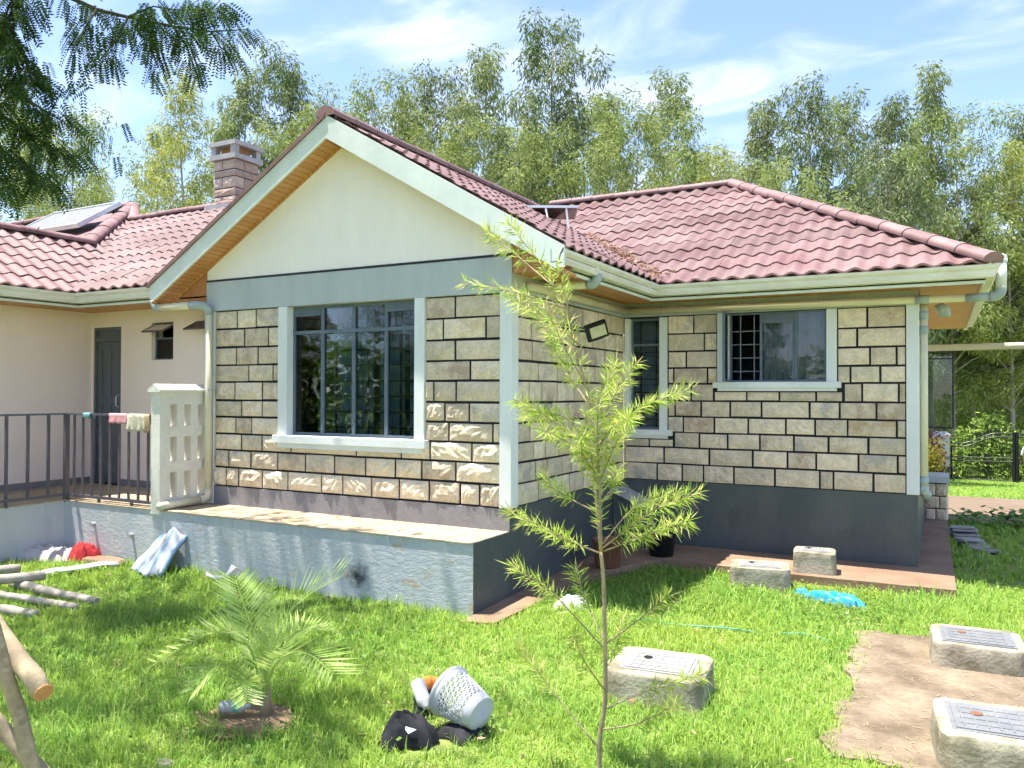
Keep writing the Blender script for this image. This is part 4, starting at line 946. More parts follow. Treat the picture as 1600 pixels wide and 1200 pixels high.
# washing on the rail
def drape(name, label, x0, x1, drop_f, drop_b, mat, seed, amp=.012):
    r = random.Random(seed); nx, nz = 16, 12; b = MB(); ph = r.uniform(0, 6)
    prof = []
    for k in range(nz+1):
        s = k/nz*(drop_f+drop_b+.05)
        if s < drop_f: prof.append((VY-.016, zt_+.026-(drop_f-s)))
        elif s < drop_f+.05: prof.append((VY-.012+(s-drop_f)*1.1, zt_+.030))
        else: prof.append((VY+.05, zt_+.026-(s-drop_f-.05)))
    for k, (y, z) in enumerate(prof):
        for i in range(nx+1):
            u = i/nx; w = amp*math.sin(u*9+ph)*(.3+abs(zt_-z)*8) + r.uniform(-.002,.002)
            b.v.append((x0+(x1-x0)*u+.01*math.sin(k*.7), y-abs(w) if y < VY else y+abs(w)*.4, z+r.uniform(-.006,.006)*(k in (0,nz))))
    for k in range(nz):
        for i in range(nx): b.f.append((k*(nx+1)+i, k*(nx+1)+i+1, (k+1)*(nx+1)+i+1, (k+1)*(nx+1)+i))
    o = b.build(name, M[mat], None, True); m = o.modifiers.new('thick', 'SOLIDIFY'); m.thickness = .006
    return tag(o, label, 'cloth')
drape('cloth', 'small teal cloth hanging over the rail before the door', -5.34, -5.22, .05, .07, 'tealcl', 1)
drape('cloth', 'pink cloth draped over the railing', -4.86, -4.55, .11, .10, 'pinkcl', 2)
drape('cloth', 'cream knitted cloth hanging on the railing beside the screen', -4.53, -4.24, .19, .12, 'creamcl', 3, .018)
drape('cloth', 'narrow tan strip hanging at the railing end', -4.235, -4.16, .2, .1, 'browncl', 4)
# basin behind the railing
b = MB(); b.lathe([(0.0,ZV+.003),(.13,ZV+.003),(.2,ZV+.2),(.21,ZV+.2),(.205,ZV+.215),(.19,ZV+.205),(.12,ZV+.02),(0,ZV+.02)], 24, Matrix.Translation((-4.7,0.25,0)))
tag(b.build('basin', M['browncl'], None, True), 'tan basin on the terrace floor behind the railing', 'basin')
# floodlight on the side wall
fl = thing('floodlight', 'black floodlight on a short arm above the side wall', 'floodlight', (0,1.35,2.6))
MB().tube([(0.0,1.10,2.62),(.10,1.15,2.60),(.2,1.30,2.585)], .013, 8).build('arm', M['black'], fl)
q = Quaternion((0,0,1), R_(42)) @ Quaternion((1,0,0), R_(35)) @ Quaternion((0,1,0), R_(-24))
c = Vector((.28,1.42,2.60))
bevel(MB().obox(c, (.24,.06,.20), q).build('housing', M['black'], fl), .008)
MB().obox(c + q @ Vector((.012,-.033,.008)), (.17,.006,.135), q).build('lens', M['lens'], fl)
b = MB()
for k in range(6): b.obox(c + q @ Vector((-.08+.032*k,.037,0)), (.006,.024,.16), q)
b.build('cooling_fin', M['black'], fl)
MB().obox(c + q @ Vector((0,.03,-.11)), (.1,.05,.03), q).build('bracket', M['black'], fl)
# solar panels
sp1 = thing('solar_panel', 'small solar panel propped on two struts behind the gable ridge', 'solar panel', (-1.4,3.35,4.4))
q = Quaternion((0,0,1), R_(28)) @ Quaternion((1,0,0), R_(-6)); c = Vector((-1.30,3.45,4.44))
MB().obox(c, (.80,.48,.02), q).build('cells', M['panel'], sp1)
b = MB()
for dx_, dy_, sx, sy in ((0,.245,.84,.02),(0,-.245,.84,.02),(.41,0,.02,.47),(-.41,0,.02,.47)): b.obox(c + q @ Vector((dx_,dy_,.002)), (sx,sy,.034), q)
b.build('panel_frame', M['alu'], sp1)
for dx_ in (-.02, .26): p_ = c + q @ Vector((dx_,-.24,-.02)); MB().tube([p_, (p_.x+.07, p_.y-.06, zR(p_.x+.07)-.01)], .014, 6).build('strut', M['alu'], sp1)
sp2 = thing('solar_panel', 'large pale solar collector lying on the left roof slope', 'solar panel', (-9.6,1.9,4.7))
n_ = Vector((0,-SP,CP)); q = Quaternion((1,0,0), ANG+R_(4)); c = Vector((-10.55,2.42,5.07))
MB().obox(c, (1.9,.95,.05), q).build('cells', M['cover'], sp2)
b = MB()
for dx_, dy_, sx, sy in ((0,.48,1.96,.03),(0,-.48,1.96,.03),(.97,0,.03,.93),(-.97,0,.03,.93)): b.obox(c + q @ Vector((dx_,dy_,.006)), (sx,sy,.08), q)
b.build('panel_frame', M['alu'], sp2)
for dx_ in (-.8, .8):
    p_ = c + q @ Vector((dx_,.45,-.03)); MB().tube([p_, (p_.x, p_.y, 4.2+PIT*(p_.y-1.17)+.0)], .016, 6).build('strut', M['black'], sp2)

# ------------------------------------------------------------------ inspection chambers
def chamber(label, cx, cy, w, d, h, rz, covermat, cw, cd, z0=0.0, bushy=False):
    t = thing('inspection_chamber', label, 'manhole', (cx, cy, z0), 'concrete inspection chambers')
    Mx = Matrix.Translation((cx, cy, z0)) @ Matrix.Rotation(rz, 4, 'Z')
    bm = bmesh.new(); n = 6; rc = min(w, d)*.16; pts = []
    for sx, sy, a0 in ((1,1,0),(-1,1,90),(-1,-1,180),(1,-1,270)):
        for k in range(n):
            a = R_(a0+90*k/(n-1)); pts.append((sx*(w/2-rc)+rc*math.cos(a), sy*(d/2-rc)+rc*math.sin(a)))
    rings = []
    for z, ins in ((-.1,-.012),(h*.35,0),(h*.7,.004),(h-.012,.005),(h-.003,.009),(h,.018)):
        rings.append([bm.verts.new((x*(1-2*ins/w)+random.uniform(-.003,.003), y*(1-2*ins/d)+random.uniform(-.005,.005), z+random.uniform(-.004,.004)*(z > 0))) for x, y in pts])
    m = len(pts)
    for a, c in zip(rings, rings[1:]):
        for k in range(m): bm.faces.new((a[k], a[(k+1)%m], c[(k+1)%m], c[k]))
    bm.faces.new(rings[-1]); bm.transform(Mx); me = bpy.data.meshes.new('chamber_body'); bm.to_mesh(me); bm.free()
    o = obj('chamber_body', me, M['conc'], t, True); me.set_sharp_from_angle(angle=R_(35))
    b = MB(); b.box(-cw/2, cw/2, -cd/2, cd/2, h-.01, h+.010); fw = .022
    for x0, x1, y0, y1 in ((-cw/2-fw,cw/2+fw,-cd/2-fw,-cd/2),(-cw/2-fw,cw/2+fw,cd/2,cd/2+fw),(-cw/2-fw,-cw/2,-cd/2,cd/2),(cw/2,cw/2+fw,-cd/2,cd/2)): b.box(x0,x1,y0,y1,h-.01,h+.0045)
    for k in range(7):
        x = -cw/2+cw*(k+.7)/7.4; b.box(x-.004, x+.004, -cd/2+.03, cd/2-.03, h+.0101, h+.0135)
    for k in range(4):
        y = -cd/2+cd*(k+.9)/4.8; b.box(-cw/2+.03, cw/2-.03, y-.004, y+.004, h+.0101, h+.013)
    b.v = [tuple(Mx @ Vector(p)) for p in b.v]; cv = b.build('cover', covermat, t)
    b = MB(); b.lathe([(0,.0105),(.028,.0105),(.03,.0145),(.02,.016),(0,.0155)], 14, Mx @ Matrix.Translation((-cw*.22, cd*.12, h))); b.build('lifting_eye', M['terra'] if covermat is not M['coverw'] else M['black'], cv)
    return t
chamber('weathered concrete chamber with a bleached cover, behind the sapling', 1.945, -1.56, .62, .56, .2, R_(6), M['coverw'], .40, .34)
chamber('concrete chamber on the far side of the bare earth', 3.76, .17, .60, .56, .17, R_(3), M['cover'], .42, .36)
chamber('concrete chamber at the near edge of the bare earth, cut by the frame', 3.80, -1.57, .60, .58, .19, R_(5), M['cover'], .42, .37)
chamber('squat concrete chamber on the grass nearest the right wing', 1.92, 1.74, .58, .44, .21, R_(12), M['coverw'], .36, .26)
chamber('small concrete chamber touching the dark plinth', 2.37, 2.30, .42, .34, .22, R_(6), M['coverw'], .26, .2, 0.085)

# ------------------------------------------------------------------ litter, cloths and poles
def crumple(name, label, cat, c, rx, ry, h, mat, seed, nf=7, rz=0.0, sharp=.5):
    """a crumpled cloth heap: folded, uneven dome"""
    r = np.random.default_rng(seed); n = 26; m = 12; b = MB()
    ph = r.uniform(0, 6.28, (nf, 3)); kk = r.uniform(2, 7, (nf, 2)); am = r.uniform(.2, 1, nf); am /= am.sum()
    b.v.append((0, 0, h*.75))
    for j in range(1, m+1):
        t = j/m
        for i in range(n):
            a = 2*math.pi*i/n; e = 1+.22*math.sin(3*a+ph[0,0])+.13*math.sin(5*a+ph[1,1])+.07*math.sin(9*a+ph[2,2])
            x, y = rx*t*e*math.cos(a), ry*t*e*math.sin(a)
            f = sum(am[q]*abs(math.sin(kk[q,0]*x/rx*1.5+kk[q,1]*y/ry*1.5+ph[q,0])) for q in range(nf))
            z = h*(1-t**3.5)*(sharp+(1-sharp)*1.6*f) + .004
            b.v.append((x, y, max(.002, z) if j < m else .0))
    for i in range(n): b.f.append((0, 1+i, 1+(i+1)%n))
    for j in range(m-1):
        for i in range(n): b.f.append((1+j*n+i, 1+(j+1)*n+i, 1+(j+1)*n+(i+1)%n, 1+j*n+(i+1)%n))
    Mx = Matrix.Translation(c) @ Matrix.Rotation(rz, 4, 'Z'); b.v = [tuple(Mx @ Vector(p)) for p in b.v]
    return tag(b.build(name, M[mat], None, True), label, cat)
crumple('cloth', 'off-white rag spread on the grass by the veranda corner', 'cloth', (-5.55,-.95,.0), .52, .2, .13, 'whitecl', 3, rz=.35, sharp=.3)
crumple('cloth', 'crumpled red cloth on the grass below the railing', 'cloth', (-5.08,-.83,.02), .2, .17, .16, 'redcl', 5, sharp=.25)
bc_ = crumple('cloth', 'black cloth heap with a white patch near the basket', 'cloth', (.93,-2.92,.01), .16, .125, .13, 'blackcl', 8, rz=.4, sharp=.3)
b = MB(); b.v = [(.97,-2.985,.118),(1.03,-2.965,.105),(1.0,-3.0,.088),(.975,-2.995,.105)]; b.f = [(0,1,2,3)]; b.build('white_patch', M['white_pl'], bc_)
crumple('cloth', 'dark cloth bundle behind the basket mouth', 'cloth', (.80,-2.52,.02), .10, .09, .10, 'blackcl', 9, sharp=.4)
crumple('cloth', 'black cloth pressed under the tipped basket', 'cloth', (1.16,-2.70,.0), .15, .09, .05, 'blackcl', 10, rz=.5)
crumple('rag', 'small orange rag above the basket mouth', 'rag', (.74,-2.40,.08), .07, .06, .08, 'orange', 12)
crumple('plastic_bag', 'crumpled white plastic bag beside the dark plinth', 'bag', (.64,.0,.0), .15, .11, .11, 'white_pl', 14, rz=.5)
crumple('plastic_sheet', 'long torn blue plastic sheet on the lawn', 'plastic sheet', (2.70,1.36,.0), .27, .07, .09, 'bluepl', 15, rz=-.25, sharp=.3)
crumple('plastic_sheet', 'small blue plastic scrap by the grey chamber', 'plastic scrap', (2.36,1.53,.0), .065, .05, .06, 'bluepl', 16)
# blue and white striped sack leaning on the veranda wall
b = MB(); n = 14
for j in range(n+1):
    for i in range(n+1):
        u, v = i/n, j/n
        x = -4.05+.50*u*(1-.25*v)+.12*v; y = -1.02+.33*v; z = .04+.42*v*(1-.22*abs(u-.6)) + .025*math.sin(u*7+v*4)*(.4+v)*.7 + .012*math.sin(u*17+v*9)
        b.v.append((x, y+.03*math.sin(u*6+1), z))
for j in range(n):
    for i in range(n): b.f.append((j*(n+1)+i, j*(n+1)+i+1, (j+1)*(n+1)+i+1, (j+1)*(n+1)+i))
o = b.build('sack', M['sack'], None, True); mo = o.modifiers.new('thick', 'SOLIDIFY'); mo.thickness = .035; mo.offset = -1; tag(o, 'blue-striped white woven sack leaning on the veranda wall', 'sack')
# white bent scrap, pale strip, hose
def strip(name, label, cat, pts, w, mat, th=.004):
    b = MB(); n = len(pts)
    for i, p in enumerate(pts):
        p = Vector(p); d = Vector(pts[min(i+1,n-1)])-Vector(pts[max(i-1,0)]); s = Vector((-d.y, d.x, 0)).normalized()*w/2
        b.v += [tuple(p-s), tuple(p+s+Vector((0,0,w*.3)))]
    for i in range(n-1): b.f.append((2*i, 2*i+1, 2*i+3, 2*i+2))
    o = b.build(name, M[mat], None, True); mo = o.modifiers.new('t', 'SOLIDIFY'); mo.thickness = th; return tag(o, label, cat)
strip('plastic_scrap', 'bent white plastic scrap lying behind the palm', 'plastic scrap', [(-2.98,-.92,.10),(-2.93,-.87,.06),(-2.87,-.83,.05),(-2.82,-.78,.08),(-2.82,-.70,.15)], .06, 'white_pl')
strip('plastic_strip', 'pale plastic strip lying in the grass near the poles', 'plastic strip', [(-4.6,-1.72,.06),(-4.55,-1.5,.07),(-4.5,-1.3,.06),(-4.42,-1.05,.07),(-4.35,-.9,.05)], .09, 'white_pl')
tag(MB().tube([(1.1,-.1,.0),(1.3,-.09,.03),(1.55,-.04,.01),(1.75,-.07,.03),(2.0,-.02,.035),(2.3,.1,.0),(2.55,.14,.03),(2.8,.12,.0)], .006, 8).build('hose', M['hose'], None, True), 'thin teal hose snaking through the sunlit grass', 'hose')
# tipped waste basket: perforated frustum
bk = thing('waste_basket', 'white perforated waste basket tipped over on the grass', 'basket', (1.0,-2.55,.1))
ax = Vector((.79,-.18,-.20)).normalized()
mouth = Vector((1.0,-2.60,.19))
zq = Vector((0,0,1)).rotation_difference(ax).to_matrix().to_4x4(); BM_ = Matrix.Translation(mouth) @ zq
r0, r1, L = .142, .098, .275
rad = lambda t: r0+(r1-r0)*t
b = MB(); b.lathe([(r0+.010,-.004),(r0+.012,.010),(r0+.002,.014),(r0-.002,.03),(rad(.17),L*.17),(rad(.17)-.004,L*.17),(r0-.006,.028),(r0-.004,-.004),(r0+.010,-.004)], 40, BM_); b.build('rim', M['white_pl'], bk, True)
b = MB(); b.lathe([(rad(.80),L*.80),(rad(1),L*.985),(rad(1)-.006,L),(0,L),(0,L-.005),(rad(1)-.008,L-.006),(rad(.80)-.004,L*.80),(rad(.80),L*.80)], 40, BM_); b.build('base', M['white_pl'], bk, True)
b = MB(); nr, na = 7, 22
def bpnt(i, a): t = .17+.63*i/nr; th = 2*math.pi*a/na; r = rad(t)-.002; return BM_ @ Vector((r*math.cos(th), r*math.sin(th), L*t))
for i in range(nr+1):
    b.tube([bpnt(i, a) for a in range(na+1)], .0042, 4, False)
for i in range(nr):
    for a in range(na):
        o_ = .5*(i % 2)
        b.tube([bpnt(i, a+o_), bpnt(i+1, a+.5+o_)], .0042, 4, False); b.tube([bpnt(i, a+o_), bpnt(i+1, a-.5+o_)], .0042, 4, False); b.tube([bpnt(i, a+o_), bpnt(i+.5, a+o_)], .0035, 4, False)
b.build('lattice', M['white_pl'], bk)
# white bottle lying in the basket mouth
bo = thing('bottle', 'grey-white plastic bottle lying at the basket mouth', 'bottle', (.84,-2.47,.1))
Mb = Matrix.Translation((.72,-2.52,.17)) @ Vector((0,0,1)).rotation_difference(Vector((.55,-.35,-.5)).normalized()).to_matrix().to_4x4()
MB().lathe([(0,0),(.036,0),(.043,.008),(.045,.05),(.045,.13),(.04,.15),(.02,.175),(.016,.19),(0,.19)], 20, Mb).build('bottle_body', M['white_pl'], bo, True)
# clear drinking bottle by the palm
pb = thing('drink_bottle', 'clear plastic bottle with a green band at the palm base', 'bottle', (-.12,-3.14,.06))
Mb = Matrix.Translation((-.21,-3.2,.075)) @ Vector((0,0,1)).rotation_difference(Vector((.86,.46,.03)).normalized()).to_matrix().to_4x4()
MB().lathe([(0,0),(.03,0),(.035,.006),(.035,.085)], 20, Mb).build('bottle_body', M['cement'], pb, True); MB().lathe([(.0355,.085),(.0355,.115)], 20, Mb).build('label_band', M['hose'], pb, True); MB().lathe([(.035,.115),(.033,.135),(.012,.16),(.012,.18),(0,.18)], 20, Mb).build('bottle_neck', M['cement'], pb, True)
# pot in the inner corner
pt = thing('plant_pot', 'brown ribbed plant pot standing by the dark side plinth', 'pot', (.40,1.45,.085))
MB().lathe([(0,.0),(.12,0),(.13,.01),(.15,.26),(.165,.26),(.168,.29),(.155,.295),(.14,.27),(.135,.24),(0,.24)], 28, Matrix.Translation((.40,1.45,.085))).build('pot_body', M['terra'], pt, True)
b = MB()
for k in range(18): a = 2*math.pi*k/18; b.tube([(.40+.131*math.cos(a),1.45+.131*math.sin(a),.10),(.40+.150*math.cos(a),1.45+.150*math.sin(a),.34)], .005, 5)
b.build('rib', M['terra'], pt)
MB().lathe([(0,.24),(.138,.245),(0,.26)], 20, Matrix.Translation((.40,1.45,.085))).build('potting_soil', M['apron'], pt)
# second dark bucket
tag(MB().lathe([(0,0),(.13,0),(.16,.25),(.172,.25),(.172,.27),(.155,.27),(.125,.02),(0,.02)], 24, Matrix.Translation((.72,2.3,.085))).build('bucket', M['black'], None, True), 'black bucket on the apron behind the brown pot', 'bucket')
# poles on the left
def pole(label, a, c, r0, r1, mat='wood', cutend=False, cat='pole', parts=None):
    a = Vector(a); c = Vector(c); t = thing('wooden_pole', label, cat, a, 'cut poles on the lawn')
    n = 9; pts = []; rr = []
    for i in range(n):
        u = i/(n-1); p = a.lerp(c, u) + Vector((random.uniform(-1,1), random.uniform(-1,1), random.uniform(-.5,.5)))*.008
        pts.append(p); rr.append((r0+(r1-r0)*u)*random.uniform(.95,1.05))
    MB().tube(pts, rr, 12).build('shaft', M[mat], t, True)
    d = (c-a).normalized(); b = MB(); b.tube([c-d*.002, c+d*.004], [rr[-1]*.97, rr[-1]*.9], 12); b.build('cut_end', M['cut'] if cutend else M['wood'], t)
    return t
pole('thick grey pole, highest of the stack at the left edge', (-4.95,-2.55,.16), (-4.78,-1.72,.12), .055, .05)
pole('grey pole lying across the others at the left edge', (-4.75,-2.9,.16), (-4.25,-1.78,.12), .05, .045)
pole('grey pole with a split pale tip pointing at the lawn', (-4.5,-1.95,.05), (-3.15,-1.98,.05), .045, .036)
pole('straight grey pole, second from the front of the pile', (-4.6,-2.28,.05), (-3.13,-2.18,.045), .036, .034)
pole('short grey pole nearest the camera in the pile', (-4.4,-2.62,.045), (-3.24,-2.48,.045), .042, .04)
pole('raised pole with a fresh orange sawn end, bottom left', (-.42,-4.50,1.05), (.38,-4.62,.73), .042, .040, 'woodb', True)
pole('brown post leaning under the sawn pole', (.43,-4.56,-.03), (.03,-4.70,1.25), .032, .027, 'woodb')
pole('grey brown prop pole crossing the leaning post', (.46,-4.36,-.03), (-.30,-4.68,.80), .034, .032, 'woodb')
# flat stepping stone by the veranda and a mossy clod
def slabstone(name, label, c, rx, ry, h, seed, mat='conc', rz=0):
    r = random.Random(seed); b = MB(); n = 12
    ring = [(rx*math.cos(2*math.pi*k/n)*r.uniform(.85,1.1), ry*math.sin(2*math.pi*k/n)*r.uniform(.85,1.1)) for k in range(n)]
    for z, s in ((-.03,1.0),(h*.6,1.02),(h,.93)): b.v += [(x*s, y*s, z) for x, y in ring]
    for i in range(2):
        for k in range(n): b.f.append((i*n+k, i*n+(k+1)%n, (i+1)*n+(k+1)%n, (i+1)*n+k))
    b.f.append(tuple(2*n+k for k in range(n)))
    Mx = Matrix.Translation(c) @ Matrix.Rotation(rz, 4, 'Z'); b.v = [tuple(Mx @ Vector(p)) for p in b.v]
    return tag(b.build(name, M[mat]), label, 'stone')
slabstone('stepping_stone', 'flat earthy stone beside the veranda behind the red cloth', (-4.72,-.83,.0), .34, .13, .07, 4, 'apron', .1)
slabstone('field_stone', 'small pale stone at the bottom edge of the lawn', (0.0,-3.75,-.01), .05, .035, .035, 6)
# flagstones stacked beside the right apron
for i, (x, y, z, rz, w, d_) in enumerate([(3.78,5.75,.02,.1,.36,.30),(3.80,5.70,.05,.3,.34,.3),(3.77,5.74,.08,-.1,.36,.28),(3.80,5.72,.11,.2,.34,.28),(3.86,5.15,.03,.5,.30,.22),(3.84,5.22,.06,.2,.3,.2),(3.95,4.9,.03,.9,.3,.16),(4.05,4.75,.02,.3,.26,.14),(3.79,5.73,.14,.05,.3,.26),(3.82,5.1,.085,.6,.24,.2)]):
    r = random.Random(i); q = Quaternion((0,0,1), rz) @ Quaternion((1,0,0), r.uniform(-.12,.12))
    pts = [Vector((sx*w/2*r.uniform(.8,1.1), sy*d_/2*r.uniform(.8,1.1), 0)) for sx, sy in ((-1,-1),(0,-1.1),(1,-1),(1,1),(-1,1))]
    b = MB(); b.prism([Vector((x,y,z)) + q @ p for p in pts], q @ Vector((0,0,.024)))
    lab = ['grey flagstone, lowest of the main stack by the apron','grey flagstone, second from the bottom of the main stack','grey flagstone, middle of the main stack by the apron','grey flagstone, fourth in the main stack by the apron','slipped grey flagstone, lower of the leaning pair','slipped grey flagstone, upper of the leaning pair','tilted flagstone piece in front of the slipped ones','nearest flagstone sliver lying on the shaded grass','grey flagstone, topmost of the main stack by the apron','small flagstone chip on top of the slipped pair'][i]
    tag(b.build('flagstone', M['flag']), lab, 'flagstone', 'flagstones by the apron')
# low pier behind the right corner
pi_ = thing('low_pier', 'low stone pier with a grey cap beyond the right corner', 'pier', (3.46,6.95,0))
b = MB(); b.box(3.33, 3.59, 6.82, 7.3, -.1, .62); b.build('pier_core', M['mortar'], pi_)
zz = .06
for k in range(3):
    xs_ = [3.318, 3.318+.14+.05*(k%2), 3.602]
    for a_, c_ in zip(xs_, xs_[1:]):
        o = stone(pi_, ((a_+c_)/2-3.46, 6.812-6.95, zz+.09), c_-a_-.012, .168, 0, .7)
    for y_ in (6.93, 7.17): stone(pi_, (3.602-3.46, y_-6.95, zz+.09), .225, .168, math.pi/2, .7)
    zz += .185
bevel(MB().box(3.29,3.635,6.77,7.35,.621,.73).build('pier_cap', M['beam'], pi_), .01)
# gate, posts and a person beyond the drive
GY = 29.8; GZ = g(0, GY)
def gpost(label, x):
    t = thing('gate_post', label, 'gate post', (x, GY, GZ))
    MB().box(x-.30,x+.30,GY-.3,GY+.3,GZ-.2,GZ+.6).build('post_base', M['plinth'], t); MB().box(x-.295,x+.295,GY-.295,GY+.295,GZ+.601,GZ+1.78).build('post_shaft', M['gatepost'], t)
    b = MB(); b.box(x-.34,x+.34,GY-.34,GY+.34,GZ+1.781,GZ+1.85); b.add([(x-.33,GY-.33,GZ+1.851),(x+.33,GY-.33,GZ+1.851),(x+.33,GY+.33,GZ+1.851),(x-.33,GY+.33,GZ+1.851),(x-.18,GY-.18,GZ+1.96),(x+.18,GY-.18,GZ+1.96),(x+.18,GY+.18,GZ+1.96),(x-.18,GY+.18,GZ+1.96)], [(0,1,5,4),(1,2,6,5),(2,3,7,6),(3,0,4,7),(4,5,6,7)]); b.build('post_cap', M['gatepost'], t)
gpost('white capped gate post with dark base left of the gate', 3.50)
gate = thing('gate', 'black double gate with an arched top and spear points', 'gate', (6.0, GY, GZ))
def gtop(u): return 1.52 + .42*(.5-.5*math.cos(math.pi*min(1,max(0,(u-.15)/.6))))
for leaf, xa, sg in ((0, 3.86, 1), (1, 8.2, -1)):
    Lw = 2.12
    P = lambda u, z: (xa+sg*u*Lw, GY, GZ+z)
    MB().tube([P(0,.08),P(0,1.6)], .035, 6).build('stile', M['black'], gate); MB().tube([P(1,.05),P(1,2.0)], .06, 6).build('stile', M['black'], gate)
    for off in (0, -.13): MB().tube([P(i/16, gtop(i/16)+off) for i in range(17)], .024, 6).build('arched_rail', M['black'], gate)
    for z_ in (.12, .84, .98): MB().tube([P(0,z_),P(1,z_)], .024, 6).build('rail', M['black'], gate)
    for k in range(1, 17):
        u = k/17
        b = MB(); b.tube([P(u,.12), P(u,gtop(u)+.08)], .009, 4); tip = P(u, gtop(u)+.08)
        b.tube([tip, (tip[0],tip[1],tip[2]+.04), (tip[0],tip[1],tip[2]+.14)], [.012,.03,.003], 5)
        b.build('bar', M['black'], gate)
        if k < 17: MB().tube([P(u+.03,.12), P(u+.03,.84)], .008, 4).build('bar', M['black'], gate)
def person():
    px, py = 6.42, 28.9; pz = g(px, py)
    t = thing('person', 'person in white shirt and beige trousers walking by the gate', 'person', (px, py, pz))
    J = {'pel':(0,0,.95,.15),'waist':(0,0,1.1,.13),'chest':(0,0,1.33,.155),'neck':(0,0,1.49,.06),'head0':(0,-.01,1.57,.075),'head':(0,-.02,1.66,.095),
         'hl':(-.1,0,.9,.105),'kl':(-.12,-.02,.5,.075),'al':(-.13,.03,.09,.05),'tl':(-.14,-.12,.035,.04),'hr':(.1,0,.9,.105),'kr':(.11,-.05,.5,.075),'ar':(.11,.08,.1,.05),'tr':(.12,-.06,.035,.04),
         'sl':(-.19,0,1.42,.07),'el':(-.27,.03,1.14,.052),'wl':(-.26,-.08,.92,.036),'fl':(-.25,-.12,.83,.03),'sr':(.19,0,1.42,.07),'er':(.26,.05,1.14,.052),'wr':(.27,0,.9,.036),'fr':(.27,-.04,.82,.03)}
    E = [('pel','waist'),('waist','chest'),('chest','neck'),('neck','head0'),('head0','head'),('pel','hl'),('hl','kl'),('kl','al'),('al','tl'),('pel','hr'),('hr','kr'),('kr','ar'),('ar','tr'),('chest','sl'),('sl','el'),('el','wl'),('wl','fl'),('chest','sr'),('sr','er'),('er','wr'),('wr','fr')]
    ks = list(J); me = bpy.data.meshes.new('body'); me.from_pydata([J[k][:3] for k in ks], [(ks.index(a), ks.index(c)) for a, c in E], []); me.update()
    bm = bmesh.new(); bm.from_mesh(me); ly = bm.verts.layers.skin.verify(); bm.verts.ensure_lookup_table()
    for i, k in enumerate(ks): r = J[k][3]; bm.verts[i][ly].radius = (r, r*.85)
    bm.verts[0][ly].use_root = True; bm.to_mesh(me); bm.free()
    o = bpy.data.objects.new('body', me); COL.objects.link(o); o.parent = t
    for nm in ('skin', 'shirt', 'trous'): me.materials.append(M[nm])
    o.modifiers.new('skin', 'SKIN'); sb = o.modifiers.new('sub', 'SUBSURF'); sb.levels = 2; sb.render_levels = 2
    dg = bpy.context.evaluated_depsgraph_get(); m2 = bpy.data.meshes.new_from_object(o.evaluated_get(dg)); o.modifiers.clear(); o.data = m2
    if not m2.materials:
        for nm in ('skin', 'shirt', 'trous'): m2.materials.append(M[nm])
    for p in m2.polygons:
        c = p.center; p.use_smooth = True
        p.material_index = 0 if c.z > 1.49 or c.z < .07 or (abs(c.x) > .2 and c.z < 1.12) else (1 if c.z > .93 else 2)
    b = MB(); b.lathe([(0,1.775),(.06,1.765),(.095,1.72),(.102,1.67),(.095,1.63)], 14, Matrix.Translation((0,.005,0))); h = b.build('hair', M['black'], None, True); h.parent = t
    for s in (-1, 1): e_ = MB(); e_.lathe([(0,-.02),(.012,-.012),(.012,.012),(0,.02)], 8, Matrix.Translation((s*.094,-.015,1.655))); e_ = e_.build('ear', M['skin'], None, True); e_.parent = t
    nb = MB(); nb.lathe([(0,0),(.012,.004),(.008,.03),(0,.04)], 8, Matrix.Translation((0,-.115,1.63))); nb = nb.build('nose', M['skin'], None, True); nb.parent = t
    t.rotation_euler = (0, 0, R_(150))
person()
